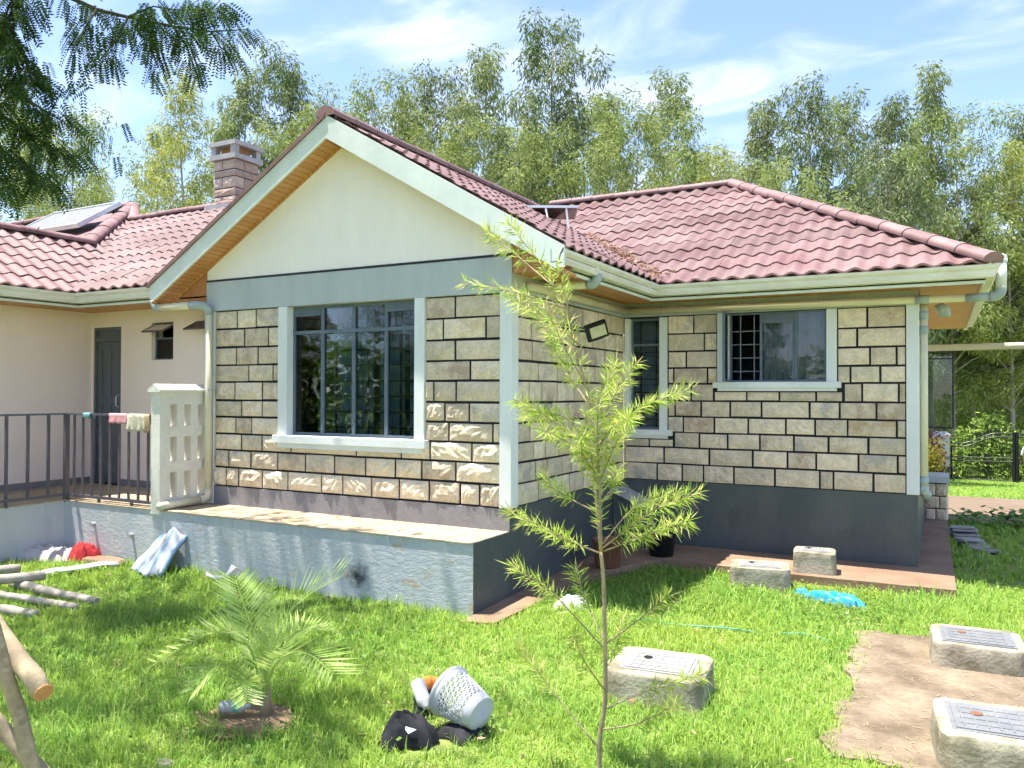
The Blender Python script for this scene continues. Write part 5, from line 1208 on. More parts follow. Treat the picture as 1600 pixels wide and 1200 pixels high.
SAPLING=[([(2.03,-2.81,-0.01),(2.03,-2.81,0.22),(2.06,-2.80,0.38),(2.06,-2.81,0.70),(2.05,-2.81,1.02),(2.04,-2.82,1.14)],None),
 ([(2.04,-2.82,1.14),(2.00,-2.80,1.46),(1.98,-2.78,1.82),(1.90,-2.78,2.11),(1.82,-2.79,2.38),(1.72,-2.81,2.58),(1.61,-2.83,2.72),(1.51,-2.84,2.85)],0.12),
 ([(2.04,-2.82,1.14),(2.05,-2.86,1.47),(2.05,-2.90,1.69),(2.07,-2.93,1.91)],0.1),
 ([(2.04,-2.82,1.13),(1.98,-2.99,1.20),(1.92,-3.15,1.28),(1.80,-3.35,1.39)],0.25),
 ([(2.02,-2.84,1.34),(1.81,-2.77,1.40),(1.65,-2.69,1.48)],0.3),
 ([(2.00,-2.85,1.66),(1.77,-2.83,1.80),(1.55,-2.81,1.90)],0.2),
 ([(2.02,-2.84,1.59),(1.95,-3.04,1.70),(1.92,-3.23,1.76)],0.15),
 ([(2.01,-2.84,1.72),(1.76,-2.75,1.84),(1.52,-2.65,1.79)],0.2),
 ([(1.88,-2.92,2.36),(1.63,-3.00,2.45),(1.38,-3.08,2.50)],0.25),
 ([(1.95,-2.88,2.17),(1.84,-3.06,2.32),(1.75,-3.22,2.37)],0.2),
 ([(1.84,-2.95,2.46),(1.61,-2.90,2.64),(1.38,-2.85,2.81)],0.35),
 ([(1.93,-2.89,2.15),(1.78,-2.86,2.24),(1.53,-2.88,2.49)],0.3),
 ([(1.97,-2.86,1.98),(1.93,-3.03,2.16),(1.90,-3.19,2.36)],0.2),
 ([(1.91,-2.91,2.30),(1.92,-3.01,2.44),(1.93,-3.12,2.55)],0.2),
 ([(2.00,-2.85,1.85),(1.81,-2.78,2.08),(1.69,-2.68,2.26)],0.2),
 ([(2.05,-2.82,1.16),(2.18,-2.86,1.26),(2.33,-2.89,1.38),(2.56,-2.88,1.48)],0.2),
 ([(2.05,-2.81,1.14),(2.30,-2.97,1.26),(2.57,-3.10,1.38)],0.2),
 ([(2.05,-2.82,1.18),(2.15,-2.65,1.36),(2.32,-2.44,1.41)],0.3),
 ([(2.03,-2.83,1.59),(2.09,-2.72,1.78),(2.20,-2.59,1.88),(2.39,-2.41,1.96)],0.25),
 ([(2.02,-2.83,1.72),(2.11,-2.85,1.91),(2.23,-2.84,2.08)],0.3),
 ([(2.02,-2.84,1.82),(2.01,-2.70,1.95),(2.02,-2.56,2.10)],0.2),
 ([(2.03,-2.83,1.47),(2.15,-2.93,1.67),(2.27,-3.04,1.83)],0.2),
 ([(2.03,-2.83,1.66),(2.19,-3.03,1.79),(2.34,-3.23,1.82)],0.2),
 ([(2.03,-2.83,1.37),(2.06,-2.70,1.45),(2.04,-2.60,1.53)],0.3),
 ([(2.02,-2.84,1.53),(2.01,-3.01,1.64),(2.08,-3.15,1.74)],0.2),
 ([(2.02,-2.84,1.47),(2.04,-2.94,1.60),(2.05,-3.05,1.85)],0.1),
 ([(2.05,-2.81,0.66),(1.97,-2.97,0.84),(1.90,-3.12,1.00),(1.79,-3.29,1.13)],0.35),
 ([(2.05,-2.81,0.67),(2.23,-2.77,0.82),(2.37,-2.75,0.95)],0.35),
 ([(2.05,-2.81,0.70),(1.93,-2.71,0.82),(1.80,-2.60,0.99)],0.4),
 ([(2.02,-2.82,0.17),(1.84,-2.84,0.35),(1.70,-2.84,0.49),(1.59,-2.83,0.61)],0.4),
 ([(2.05,-2.80,0.35),(2.19,-2.56,0.39),(2.41,-2.27,0.42)],0.4),
 ([(2.06,-2.80,0.44),(2.02,-3.00,0.65),(2.04,-3.16,0.82)],0.3),
 ([(2.04,-2.81,0.25),(2.26,-2.86,0.34),(2.47,-2.92,0.50)],0.4),
 ([(2.05,-2.81,0.54),(2.04,-2.59,0.60),(2.00,-2.38,0.72)],0.3)]
PALM=[([(0.01,-3.08,0.15),(0.02,-3.02,0.42),(0.09,-2.93,0.65),(0.30,-2.76,0.81)],0.23),
 ([(0.00,-3.09,0.17),(-0.01,-3.14,0.42),(-0.06,-3.21,0.53),(-0.17,-3.31,0.56),(-0.42,-3.49,0.38)],0.17),
 ([(0.02,-3.07,0.15),(0.13,-3.13,0.35),(0.30,-3.16,0.47),(0.47,-3.18,0.49),(0.65,-3.20,0.41)],0.17),
 ([(-0.01,-3.09,0.13),(-0.01,-3.18,0.28),(-0.03,-3.28,0.37),(-0.05,-3.37,0.41),(-0.10,-3.48,0.29)],0.14),
 ([(0.01,-3.08,0.17),(-0.00,-3.03,0.45),(-0.01,-2.99,0.81)],0.05),
 ([(0.01,-3.08,0.17),(-0.11,-3.00,0.39),(-0.28,-2.94,0.57),(-0.44,-2.88,0.73)],0.17),
 ([(0.02,-3.08,0.15),(0.02,-2.94,0.40),(0.04,-2.80,0.48),(0.14,-2.62,0.42)],0.15),
 ([(0.00,-3.09,0.14),(0.04,-3.20,0.25),(0.09,-3.31,0.33),(0.20,-3.38,0.24)],0.10),
 ([(0.02,-3.08,0.13),(-0.04,-3.07,0.23),(-0.10,-3.07,0.25),(-0.18,-3.07,0.11)],0.10)]
BRANCHES=[[(-3.41,-2.40,5.75),(-3.28,-2.22,5.44),(-3.15,-2.03,5.37),(-2.99,-1.83,5.35),(-2.71,-1.57,5.31),(-2.48,-1.33,5.31),(-2.26,-1.09,5.38)],
 [(-2.90,-1.89,5.31),(-2.64,-1.83,5.37),(-2.37,-1.76,5.30),(-2.13,-1.71,5.39)],
 [(-3.06,-2.09,5.32),(-3.07,-2.21,5.08),(-3.05,-2.31,4.81)],
 [(-2.90,-1.89,5.31),(-2.89,-2.00,5.07),(-2.97,-2.15,4.80)],
 [(-2.75,-1.81,5.27),(-2.81,-1.73,5.10),(-2.82,-1.62,4.90)],
 [(-2.71,-1.57,5.31),(-2.65,-1.47,5.16),(-2.59,-1.38,4.89)],
 [(-2.48,-1.33,5.31),(-2.44,-1.25,5.18),(-2.35,-1.14,5.10)],
 [(-2.39,-1.74,5.32),(-2.20,-1.57,5.35),(-2.15,-1.49,5.49)],
 [(-3.57,-2.94,5.48),(-3.49,-2.78,5.05),(-3.40,-2.61,4.88),(-3.31,-2.45,4.59)],
 [(-3.46,-2.99,4.80),(-3.41,-2.77,4.61),(-3.30,-2.51,4.40),(-3.22,-2.28,4.29)],
 [(-3.57,-2.93,4.53),(-3.50,-2.66,4.28),(-3.41,-2.38,4.13),(-3.36,-2.13,4.02)],
 [(-3.79,-2.81,4.28),(-3.57,-2.62,4.03),(-3.40,-2.45,3.83),(-3.27,-2.30,3.73)],
 [(-3.31,-2.57,5.48),(-3.46,-2.53,5.25),(-3.58,-2.49,5.08)],
 [(-3.85,-2.74,4.75),(-3.61,-2.55,4.61),(-3.46,-2.42,4.74)],
 [(-3.90,-2.76,4.15),(-3.76,-2.57,3.90),(-3.71,-2.43,3.70)],
 [(-3.25,-2.65,5.32),(-3.50,-2.67,5.04),(-3.56,-2.58,4.81)]]
TREES=[(-21.0,7.5,11.0,'C'),
 (-17.6,7.0,9.8,'C'),
 (-15.6,9.2,11.3,'F'),
 (-18.9,10.9,10.7,'F'),
 (-19.4,15.1,14.4,'A'),
 (-18.8,16.6,15.1,'B'),
 (-23.5,17.5,13.2,'F'),
 (-16.7,15.5,12.2,'C'),
 (-15.3,17.4,13.8,'C'),
 (-15.8,20.5,14.7,'A'),
 (-14.1,20.3,15.2,'B'),
 (-11.6,19.3,15.1,'A'),
 (-10.3,15.5,10.7,'C'),
 (-8.0,17.9,14.9,'B'),
 (-7.8,15.7,10.4,'C'),
 (-8.5,24.4,14.7,'A'),
 (-8.4,21.1,12.6,'C'),
 (-6.6,26.6,15.9,'A'),
 (-5.1,18.3,11.6,'C'),
 (-3.1,20.5,10.6,'F'),
 (-6.3,29.0,13.2,'B'),
 (-2.3,23.2,12.9,'A'),
 (-0.3,22.0,12.5,'B'),
 (0.1,27.9,14.2,'A'),
 (1.8,24.3,12.5,'B'),
 (3.1,35.2,17.3,'A'),
 (4.0,34.6,14.7,'C'),
 (-0.5,18.5,9.1,'C'),
 (6.3,35.8,13.4,'F'),
 (5.4,37.6,12.7,'B'),
 (2.1,35.8,13.0,'C'),
 (7.5,38.7,15.7,'B'),
 (-20.1,21.6,13.0,'B'),
 (-14.7,26.8,15.1,'A'),
 (-24.4,12.5,10.4,'F'),
 (-29.3,13.2,11.2,'B'),
 (-3.9,26.9,11.5,'C')]
FOREST=[(2.8,46.4),
 (3.6,38.9),
 (4.4,43.9),
 (4.8,36.1),
 (6.1,49.3),
 (6.0,39.0),
 (6.8,44.0),
 (7.1,38.5),
 (8.4,46.0),
 (5.8,53.7),
 (7.9,54.8),
 (3.3,54.6)]
# log1a [0.38, -4.62, 0.73]
# log1b [-0.29, -4.53, 1.03]
# p2a [0.43, -4.58, -0.0]
# p2b [0.05, -4.69, 1.2]
# p3a [0.42, -4.42, 0.01]
# p3b [-0.18, -4.63, 0.75]# ground point shaded, height of the clump above it, spread, leaf count
CANOPY = [(-3.0,-1.1,7.0,.55,224),(-2.4,-.7,7.4,.5,198),(-3.6,-1.9,6.6,.6,250),(-2.4,-2.0,6.8,.6,224),(-1.5,-1.5,7.2,.45,118),(-1.2,-2.6,6.6,.6,224),(-2.3,-3.1,6.4,.6,224),(-.4,-2.0,6.9,.4,105),
 (-.3,-3.2,6.5,.55,198),(.5,-2.8,6.8,.35,79),(.4,-3.7,6.3,.5,172),(-1.2,-3.9,6.2,.6,198),(-4.2,-2.9,6.4,.6,211),(1.3,-3.6,6.6,.3,59),(-.6,-1.0,7.2,.3,52),(1.2,-2.2,7.0,.22,28),(.0,-4.4,6.1,.6,198)]
# ------------------------------------------------------------------ background trees
def rnd_dirs(n, up=(-.4, .6)):
    a = rng.uniform(0, 2*np.pi, n); z = rng.uniform(up[0], up[1], n); r = np.sqrt(np.maximum(0, 1-z*z)); return np.stack([r*np.cos(a), r*np.sin(a), z], 1)
def tree_meshes(seed, Ht, cw, base, leafn, L, Wd, mat, droop=.8, shape='euc', top=1.0, twigs=44):
    """trunk+limb mesh and leaf mesh for one tree of height Ht, crown width cw starting at fraction base"""
    global rng
    rng = np.random.default_rng(seed); r = random.Random(seed)
    b = MB(); n = 10; ph = r.uniform(0, 6)
    path = [Vector((.12*math.sin(i*.8+ph)*i/n*1.6, .12*math.cos(i*.7+ph)*i/n*1.6, Ht*.88*i/(n-1)-(.8 if i == 0 else 0))) for i in range(n)]
    b.tube(path, [max(.012, Ht*.0095*(1-.95*i/(n-1))) for i in range(n)], 8)
    C = []; Sg = []
    def trunk_at(t):
        q = t*(n-1); i = min(int(q), n-2); return path[i].lerp(path[i+1], q-i)
    for k in range(twigs):
        t = base + (1-base)*((k+r.random())/twigs)**.9
        u = (t-base)/(1-base)
        if shape == 'euc': prof = (.45+.55*math.sin(math.pi*min(1, u*.95+.15)))*(1-.45*u**3)
        elif shape == 'round': prof = math.sqrt(max(.05, 1-(2*u-.95)**2))
        else: prof = (1-u)**.7+.12
        R = cw/2*prof*r.uniform(.25,1.15)
        p = trunk_at(min(.97, t-.05)); a = k*2.4+r.uniform(-.7,.7); el = r.uniform(.25,.8)
        e = p + Vector((math.cos(a)*R, math.sin(a)*R, R*math.tan(el)*.6))
        mid = p.lerp(e, .5) + Vector((0,0,.08*R))
        b.tube([p, mid, e], [Ht*.0026*(1.2-u), Ht*.0017*(1.2-u), .006], 4, False)
        e.z += Ht*.045*u; C.append(e); Sg.append(cw*(.085+.075*r.random())*(1-.35*u))
        if R > cw*.28: C.append(mid + Vector((r.gauss(0,.1), r.gauss(0,.1), .1))); Sg.append(cw*.075*(1-.3*u))
    C = np.array([tuple(c) for c in C]); Sg = np.array(Sg)
    wts = Sg**2; wts /= wts.sum(); idx = rng.choice(len(C), leafn, p=wts)
    dv = rng.normal(size=(leafn,3)); dv /= np.linalg.norm(dv, axis=1, keepdims=True)
    rad = Sg[idx]*(.35+.75*rng.uniform(size=leafn)**.6)*(1+.35*np.sin(dv[:,0]*5+idx)*np.sin(dv[:,2]*6+idx*2))
    P = C[idx] + dv*rad[:,None]*np.array([1,1,.95]); P[:,2] += Sg[idx]*.15
    d = dv*(1-droop)*.8 + rnd_dirs(leafn, (-.5,.3))*.45 + np.array([0,0,-1])*droop
    lm = leaf_mesh('crown', P, d, rng.uniform(.7,1.3,leafn)*L, rng.uniform(.7,1.2,leafn)*Wd)
    tm = b.mesh('trunk'); tm.polygons.foreach_set('use_smooth', [True]*len(tm.polygons))
    return tm, lm
VAR = {
 'A': [tree_meshes(21+i, 12, 3.1+.3*i, .42-.05*i, 16000, .16, .042, None, .5) for i in range(3)],
 'B': [tree_meshes(31+i, 12, 4.0+.3*i, .36, 19000, .16, .044, None, .5) for i in range(3)],
 'C': [tree_meshes(41+i, 12, 5.0+.4*i, .28, 21000, .15, .044, None, .4, 'round', twigs=54) for i in range(2)],
 'F': [tree_meshes(51+i, 12, 3.9+.5*i, .22, 19000, .18, .034, None, .35, 'cone', twigs=60) for i in range(2)]}
LM = {'A': 'eucA', 'B': 'eucB', 'C': 'eucC', 'F': 'eucF'}
NAMES = {'A': 'eucalyptus_tree', 'B': 'eucalyptus_tree', 'C': 'gum_tree', 'F': 'wattle_tree'}
for k, vs in VAR.items():
    for tm, lm in vs: tm.materials.append(M['bark']); lm.materials.append(M[LM[k]])
def plant(kind, i, x, y, Ht, label, group='trees behind the house', rz=None, sx=1.0):
    tm, lm = VAR[kind][i % len(VAR[kind])]; s = Ht/12.0
    t = thing(NAMES[kind], label, 'tree', (x, y, g(x, y)), group)
    t.scale = (s*sx, s*sx, s); t.rotation_euler = (0, 0, rz if rz is not None else random.uniform(0, 6.28))
    for nm, me in (('trunk', tm), ('crown', lm)):
        o = bpy.data.objects.new(nm, me); COL.objects.link(o); o.parent = t
    return t
TL = ['olive gum tree at the far left edge behind the overhanging leaves', 'olive gum tree left of the open sky gap above the left roof',
 'feathery yellow-green tree left of the chimney', 'lower feathery yellow-green tree just right of the left sky gap', 'slender grey-green eucalyptus rising straight behind the chimney', 'grey-green eucalyptus with a rounded top between chimney and gable peak',
 'yellow-green tree half hidden behind the chimney cap', 'low olive tree just left of the gable peak', 'broad olive gum right of the gable peak', 'grey-green eucalyptus right of the broad olive gum', 'blue-green eucalyptus with a pointed crown above the right gable slope', 'tall grey-green eucalyptus left of the tallest tree',
 'low olive gum rising above the middle of the gable slope', 'tallest eucalyptus, its dark crown reaching the top of the picture', 'bushy olive tree at the foot of the tallest eucalyptus', 'thin grey eucalyptus tip just right of the tallest tree', 'olive gum tucked between the tallest tree and the wide olive crown', 'pointed grey eucalyptus rising behind the wide olive crown',
 'wide olive crown above the left end of the right ridge', 'low bright yellow-green tree above the hip apex', 'blue-green tree behind the wide olive crown', 'slender eucalyptus right of the gap above the hip apex', 'full blue-green eucalyptus above the middle of the right hip', 'grey eucalyptus tip behind the full blue-green one',
 'dark blue-green eucalyptus with a bare lower trunk, second from the highest right tree', 'highest eucalyptus of the right-hand group', 'olive gum leaning right of the highest right-hand eucalyptus', 'bushy olive gum low over the right hip slope', 'bright yellow-green tree at the right edge of the picture', 'blue-green eucalyptus above the vent pipe at the roof corner', 'olive gum filling the gap above the right eaves', 'tall blue-green eucalyptus cut by the right edge',
 'blue-green tree low behind the gable peak', 'grey eucalyptus deep behind the tallest pair', 'feathery yellow tree low over the left roof ridge', 'blue-green tree low behind the solar collector', 'olive tree low behind the right roof ridge']
for i, (x, y, h, k) in enumerate(TREES):
    plant(k, i, x, y, (h - g(x, y))*1.09, TL[i], sx={'A':.82,'B':.80,'C':.80,'F':.80}[k])
FLAB = ['slender forest tree just right of the open casement', 'thin forest trunk behind the gate post', 'forest tree above the left gate leaf', 'forest tree with a straight trunk over the left gate leaf', 'forest tree behind the gate centre', 'forest tree right of the gate centre', 'forest tree over the right gate leaf', 'forest tree at the right edge behind the person', 'forest tree beyond the right edge of the gate', 'deep forest tree behind the left gate leaf', 'deep forest tree behind the right gate leaf', 'deep forest tree behind the house corner']
for i, (x, y) in enumerate(FOREST):
    plant('ACB'[i % 3], i, x, y, 11+3*random.random(), FLAB[i], 'forest trees beyond the gate')
for x, y, h, k, lb in ((-24,-13,9,'B','blue-green eucalyptus across the garden, mirrored at the left of the gable window'), (-20,-17,8,'C','olive gum across the garden, mirrored in the middle of the gable window'), (-16,-20,9,'C','olive gum across the garden, mirrored at the right of the gable window'), (-4,-26,8,'B','blue-green eucalyptus across the garden, mirrored in the right wing window')):
    plant(k, 1, x, y, h, lb, 'trees mirrored in the windows')
rng = np.random.default_rng(15); n = 16000; t = rng.uniform(0, 1, n)
hx_ = -30+28*t+rng.normal(size=n)*.8; hy_ = -9-19*t+rng.normal(size=n)*.8
me = leaf_mesh('garden_hedge', np.stack([hx_, hy_, rng.uniform(0, 1, n)*(2.6+1.4*np.abs(np.sin(t*17)))], 1), rnd_dirs(n, (-.9,.4)), rng.uniform(.3,.6,n), rng.uniform(.12,.25,n))
tag(obj('garden_hedge', me, M['under']), 'leafy hedge across the garden, mirrored in the gable window', kind='stuff')
# undergrowth beyond the gate: one mass of leaves
rng = np.random.default_rng(5)
n = 70000
px_ = rng.uniform(-6, 26, n); py_ = rng.uniform(31.5, 46, n); hh = (1.3+1.5*np.abs(np.sin(px_*.9)*np.cos(px_*.37+1))+.12*(py_-31.5)) 
pz_ = rng.uniform(0, 1, n)**.8*hh + np.array([g(0, v) for v in py_])
me = leaf_mesh('undergrowth', np.stack([px_, py_, pz_], 1), rnd_dirs(n, (-.9,.3)), rng.uniform(.15,.32,n), rng.uniform(.06,.12,n))
tag(obj('undergrowth', me, M['under']), 'dense leafy undergrowth of the wood beyond the gate', kind='stuff')
n = 60000
px_ = rng.uniform(-40, 40, n); py_ = rng.uniform(46, 60, n); pz_ = rng.uniform(0, 1, n)**.9*(5+3*np.abs(np.sin(px_*.33))) + np.array([g(0, v) for v in py_])
me = leaf_mesh('far_woodland', np.stack([px_, py_, pz_], 1), rnd_dirs(n, (-.9,.3)), rng.uniform(.3,.6,n), rng.uniform(.12,.22,n))
tag(obj('far_woodland', me, M['under']), 'far wood closing the view behind the trees', kind='stuff')
# hedge plants by the gate post
def shrub(name, label, x, y, h, w, mat, n, L, Wd):
    t = thing(name, label, 'shrub', (x, y, g(x, y)))
    z0 = g(x, y); b = MB()
    for k in range(6): a = k*1.05; b.tube([(x,y,z0-.05),(x+.4*w*math.cos(a),y+.4*w*math.sin(a),z0+h*.7)], [.02,.008], 5)
    b.build('stem', M['barkd'], t)
    P = rng.normal(size=(n,3))*np.array([w*.28,w*.28,h*.27]) + np.array([x,y,z0+h*.52]); P[:,2] = np.maximum(P[:,2], z0+.05)
    obj('foliage', leaf_mesh('foliage', P, rnd_dirs(n, (-.3,.9)), rng.uniform(.7,1.3,n)*L, rng.uniform(.7,1.3,n)*Wd), M[mat], t)
shrub('red_shrub', 'dark red leaved shrub against the gate post', 3.15, 28.6, 1.9, .9, 'redleaf', 900, .16, .08)
shrub('croton_shrub', 'yellow croton shrub below the red one by the house corner', 3.2, 27.2, 1.45, .8, 'croton', 800, .16, .06)
# ------------------------------------------------------------------ overhanging tree, top left
rng = np.random.default_rng(77)
ot = thing('overhanging_tree', 'dark tree with feathery pinnate leaves hanging in at top left', 'tree', (-5.2, -6.4, 0))
bt = MB(); hub = Vector((-4.9,-5.6,3.6))
bt.tube([(-5.2,-6.4,-.2),(-5.25,-6.3,1.2),(-5.1,-6.0,2.6),hub], [.24,.2,.17,.14], 10)
leafP, leafD, leafN = [], [], []
def spray(pts, n, droop=.75, tipbias=.25, spread=.55):
    pts = [Vector(p) for p in pts]; seg = [(a, c) for a, c in zip(pts, pts[1:])]
    for _ in range(n):
        t = tipbias + (1-tipbias)*random.random(); q = t*len(seg); i = min(int(q), len(seg)-1); p = seg[i][0].lerp(seg[i][1], q-i); dd = (seg[i][1]-seg[i][0]).normalized()
        a = random.uniform(0, 6.28); o = Vector((math.cos(a), math.sin(a), random.uniform(-.5,.4)))
        d = (dd*.35 + o*spread + Vector((0,0,-droop))).normalized()
        leafP.append(p + o*random.uniform(0,.12)); leafD.append(d)
for i, br in enumerate(BRANCHES):
    pts = [Vector(p) for p in br]; n = len(pts)
    bt.tube(pts, [(.026 if i in (0, 8, 9, 10) else .011)*(1-.8*k/(n-1)) for k in range(n)], 6, False)
    L = sum((c-a).length for a, c in zip(pts, pts[1:]))
    if i == 0: spray(pts, 95, .8, .12)
    elif i < 8: spray(pts, int(70*L), .8, .1)
    else: spray(pts, int(95*L), .8, .0, .8)
# dense dark mass at the far left
for c in BRANCHES[9][1:] + BRANCHES[10][:] + BRANCHES[11][:]:
    for _ in range(15):
        o = Vector((random.gauss(0,.28), random.gauss(0,.28), random.gauss(0,.24))); leafP.append(Vector(c)+o+Vector((-.1,0,.25))); leafD.append((Vector((random.uniform(-1,1), random.uniform(-1,1), -1.0))).normalized())
# canopy above the frame: throws the dappled shade over the left of the lawn
def shade_at(gx, gy, h, sg, n):
    c = Vector((gx, gy, 0)) - SUN_TRAVEL*(h/-SUN_TRAVEL.z)
    bt.tube([hub, hub.lerp(c, .5)+Vector((0,0,.5)), c], [.06,.035,.012], 5, False)
    for _ in range(n):
        o = Vector((random.gauss(0,sg), random.gauss(0,sg), random.gauss(0,sg*.45))); leafP.append(c+o); leafD.append(Vector((random.uniform(-1,1), random.uniform(-1,1), random.uniform(-.8,.1))).normalized())
for gx, gy, h, sg, n in CANOPY: shade_at(gx, gy, h, sg, n)
bt.build('trunk', M['barkd'], ot, True)
lp = np.array([tuple(p) for p in leafP]); ld = np.array([tuple(p) for p in leafD]); nl = len(lp)
side = np.cross(ld, rng.normal(size=(nl,3))); side /= np.linalg.norm(side, axis=1, keepdims=True); nrm_ = np.cross(ld, side)
Ps, Ds, Ns = [], [], []
LL = rng.uniform(.14,.22,nl); npair = 9
for k in range(npair):
    t = (k+1)/(npair+.3)
    for s in (-1, 1):
        Ps.append(lp + ld*(LL*t)[:,None] + np.array([0,0,-1])*(.03*t*t)); Ds.append(side*s*.9 + ld*.45); Ns.append(nrm_)
Ps = np.concatenate(Ps); Ds = np.concatenate(Ds); Ns = np.concatenate(Ns)
obj('crown', leaf_mesh('crown', Ps, Ds, rng.uniform(.040,.055,len(Ps)), .017, Ns), M['pinn'], ot)
# ------------------------------------------------------------------ sapling
rng = np.random.default_rng(9); random.seed(9)
sa = thing('sapling', 'slender bright green bottlebrush sapling on the sunlit lawn', 'sapling', (1.98,-2.74,0))
SP_, SD, trk = [], [], None
for i, (pts, ls) in enumerate(SAPLING):
    pts = [Vector(p) for p in pts]; n = len(pts); r0 = .0135 if i == 0 else (.0095 if i in (1, 2) else .005)
    # smooth
    fine = []
    for k in range(n-1):
        for q in range(4): fine.append(pts[k].lerp(pts[k+1], q/4))
    fine.append(pts[-1])
    for _ in range(2): fine = [fine[0]] + [(fine[k-1]+fine[k]*2+fine[k+1])/4 for k in range(1, len(fine)-1)] + [fine[-1]]
    m = len(fine); b = MB(); b.tube(fine, [r0*(1-(.3 if i == 0 else .8)*k/(m-1)) for k in range(m)], 7)
    o = b.build('trunk' if i == 0 else 'branch', M['woodb'], sa, True)
    if ls is None: continue
    L = sum((c-a).length for a, c in zip(fine, fine[1:])); lower = pts[0].z < 0.95
    cnt = int(L*(260 if lower else (200 if pts[-1].z > 2.35 else 400)))
    for _ in range(cnt):
        t = ls + (1-ls)*random.random()**.8; q = t*(m-1); k = min(int(q), m-2); p = fine[k].lerp(fine[k+1], q-k); dd = (fine[k+1]-fine[k]).normalized()
        o_ = dd.orthogonal(); o_.rotate(Quaternion(dd, random.uniform(0, 6.28))); a = random.uniform(.45,1.15)
        SP_.append(p); SD.append(dd*(1-a*.55)+o_*a*.8+Vector((random.gauss(0,.12),random.gauss(0,.12),random.uniform(-.3,.1))))
me = leaf_mesh('leaves', [tuple(p) for p in SP_], [tuple(p) for p in SD], rng.uniform(.05,.10,len(SP_)), rng.uniform(.005,.0075,len(SP_)))
obj('leaves', me, M['sapl'], sa)
# ------------------------------------------------------------------ palm
pa = thing('palm', 'young palm with feathery fronds in the shaded lawn', 'palm', (.0,-3.05,0))
MB().tube([(.0,-3.05,-.05),(.0,-3.05,.1),(.005,-3.045,.18),(.0,-3.05,.26)], [.04,.034,.022,.012], 10).build('stem', M['woodb'], pa, True)
tag(sheet('soil_patch', densify([(-.35,-3.25),(-.1,-3.42),(.22,-3.3),(.25,-3.0),(.0,-2.88),(-.28,-2.98)], .1, .03), -.03, .018, M['apron']), 'bare soil ring at the palm base', kind='structure')
for i, (pts, ll) in enumerate(PALM):
    pts = [Vector(p) for p in pts]; n = len(pts); fine = []
    pts = [Vector((0,-3.05,.12))] + pts; n += 1
    for k in range(n-1):
        for q in range(6): fine.append(pts[k].lerp(pts[k+1], q/6))
    fine.append(pts[-1])
    for _ in range(6): fine = [fine[0]] + [(fine[k-1]+fine[k]*2+fine[k+1])/4 for k in range(1, len(fine)-1)] + [fine[-1]]
    m = len(fine); b = MB(); b.tube(fine, [.009*(1-.8*k/(m-1)) for k in range(m)], 6); fo = b.build('frond', M['palm'], pa, True)
    Lp, Ld, Ln, Ll = [], [], [], []; nl_ = 25
    for k in range(nl_):
        t = .36+.63*k/(nl_-1); q = t*(m-1); kk = min(int(q), m-2); p = fine[kk].lerp(fine[kk+1], q-kk); dd = (fine[kk+1]-fine[kk]).normalized()
        sd = dd.cross(Vector((0,0,1))); sd = sd.normalized() if sd.length > .05 else Vector((1,0,0)); upv = sd.cross(dd)
        env = ll*(.55+.6*math.sin(math.pi*min(1, (t-.3)/.75)))*1.35
        for s in (-1, 1): 
            Lp.append(tuple(p)); Ld.append(tuple(sd*s*.78+dd*.62+upv*.18+Vector((random.uniform(-.05,.05),random.uniform(-.05,.05),random.uniform(-.1,.05))))); Ln.append(tuple(upv)); Ll.append(env*random.uniform(.9,1.1))
    obj('leaflets', leaf_mesh('leaflets', Lp, Ld, np.array(Ll), .018, np.array(Ln)), M['palm'], fo)
# ------------------------------------------------------------------ dry leaves in the roof valley
rng = np.random.default_rng(3); n = 330
t = rng.uniform(.02,1,n)**1.3*.62; vx = xe + (-2.004-xe)*t; vy = ye + (yt-ye)*t; vz = 3.2 + (ZG-3.2)*t + .05
P = np.stack([vx+rng.normal(size=n)*.07*(1.2-t), vy+rng.normal(size=n)*.07*(1.2-t), vz+rng.uniform(0,.035,n)], 1); P[:,2] += np.maximum(0, PIT*(P[:,1]-vy))*.8 + np.maximum(0, -PIT*(P[:,0]-vx))*.8
tag(obj('dry_leaves', leaf_mesh('dry_leaves', P, rnd_dirs(n, (-.2,.4)), rng.uniform(.04,.08,n), rng.uniform(.015,.03,n)), M['dry']), 'fallen dry leaves gathered in the roof valley', kind='stuff')
# ------------------------------------------------------------------ grass
def inpoly(px, py, poly):
    ins = np.zeros(len(px), bool); j = len(poly)-1
    for i in range(len(poly)):
        xi, yi = poly[i]; xj, yj = poly[j]
        c = ((yi > py) != (yj > py)) & (px < (xj-xi)*(py-yi)/(yj-yi+1e-12)+xi); ins ^= c; j = i
    return ins
BLK = [(1.945,-1.56,.32,.29),(3.76,.17,.31,.29),(3.80,-1.57,.31,.30),(1.92,1.74,.30,.23)]
jr_ = np.random.default_rng(99)
def blocked(x, y):
    m = (y > VY-.005) & (x < .004)
    m |= x < VX
    m |= inpoly(x, y, APRON) | inpoly(x+jr_.normal(size=len(x))*.055, y+jr_.normal(size=len(x))*.055, DIRT) | inpoly(x, y, DRIVE) | ((x < 3.3) & (y > 2.0) & (x > -0.1))
    for cx, cy, hx, hy in BLK: m |= (abs(x-cx) < hx) & (abs(y-cy) < hy)
    m |= ((x-0.0)**2+(y+3.1)**2 < .045)
    m |= ((x+4.72)**2/.1 + (y+.83)**2/.016 < 1) | ((x-.97)**2/.04+(y+2.86)**2/.022 < 1) | ((x+5.5)**2/.24+(y+.95)**2/.035 < 1) | ((x+5.08)**2+(y+.83)**2 < .03) | ((x-2.7)**2/.06+(y-1.36)**2/.004 < 1) | ((x-.64)**2+(y)**2 < .012)
    return m
CAMX, CAMY = 3.545, -6.562
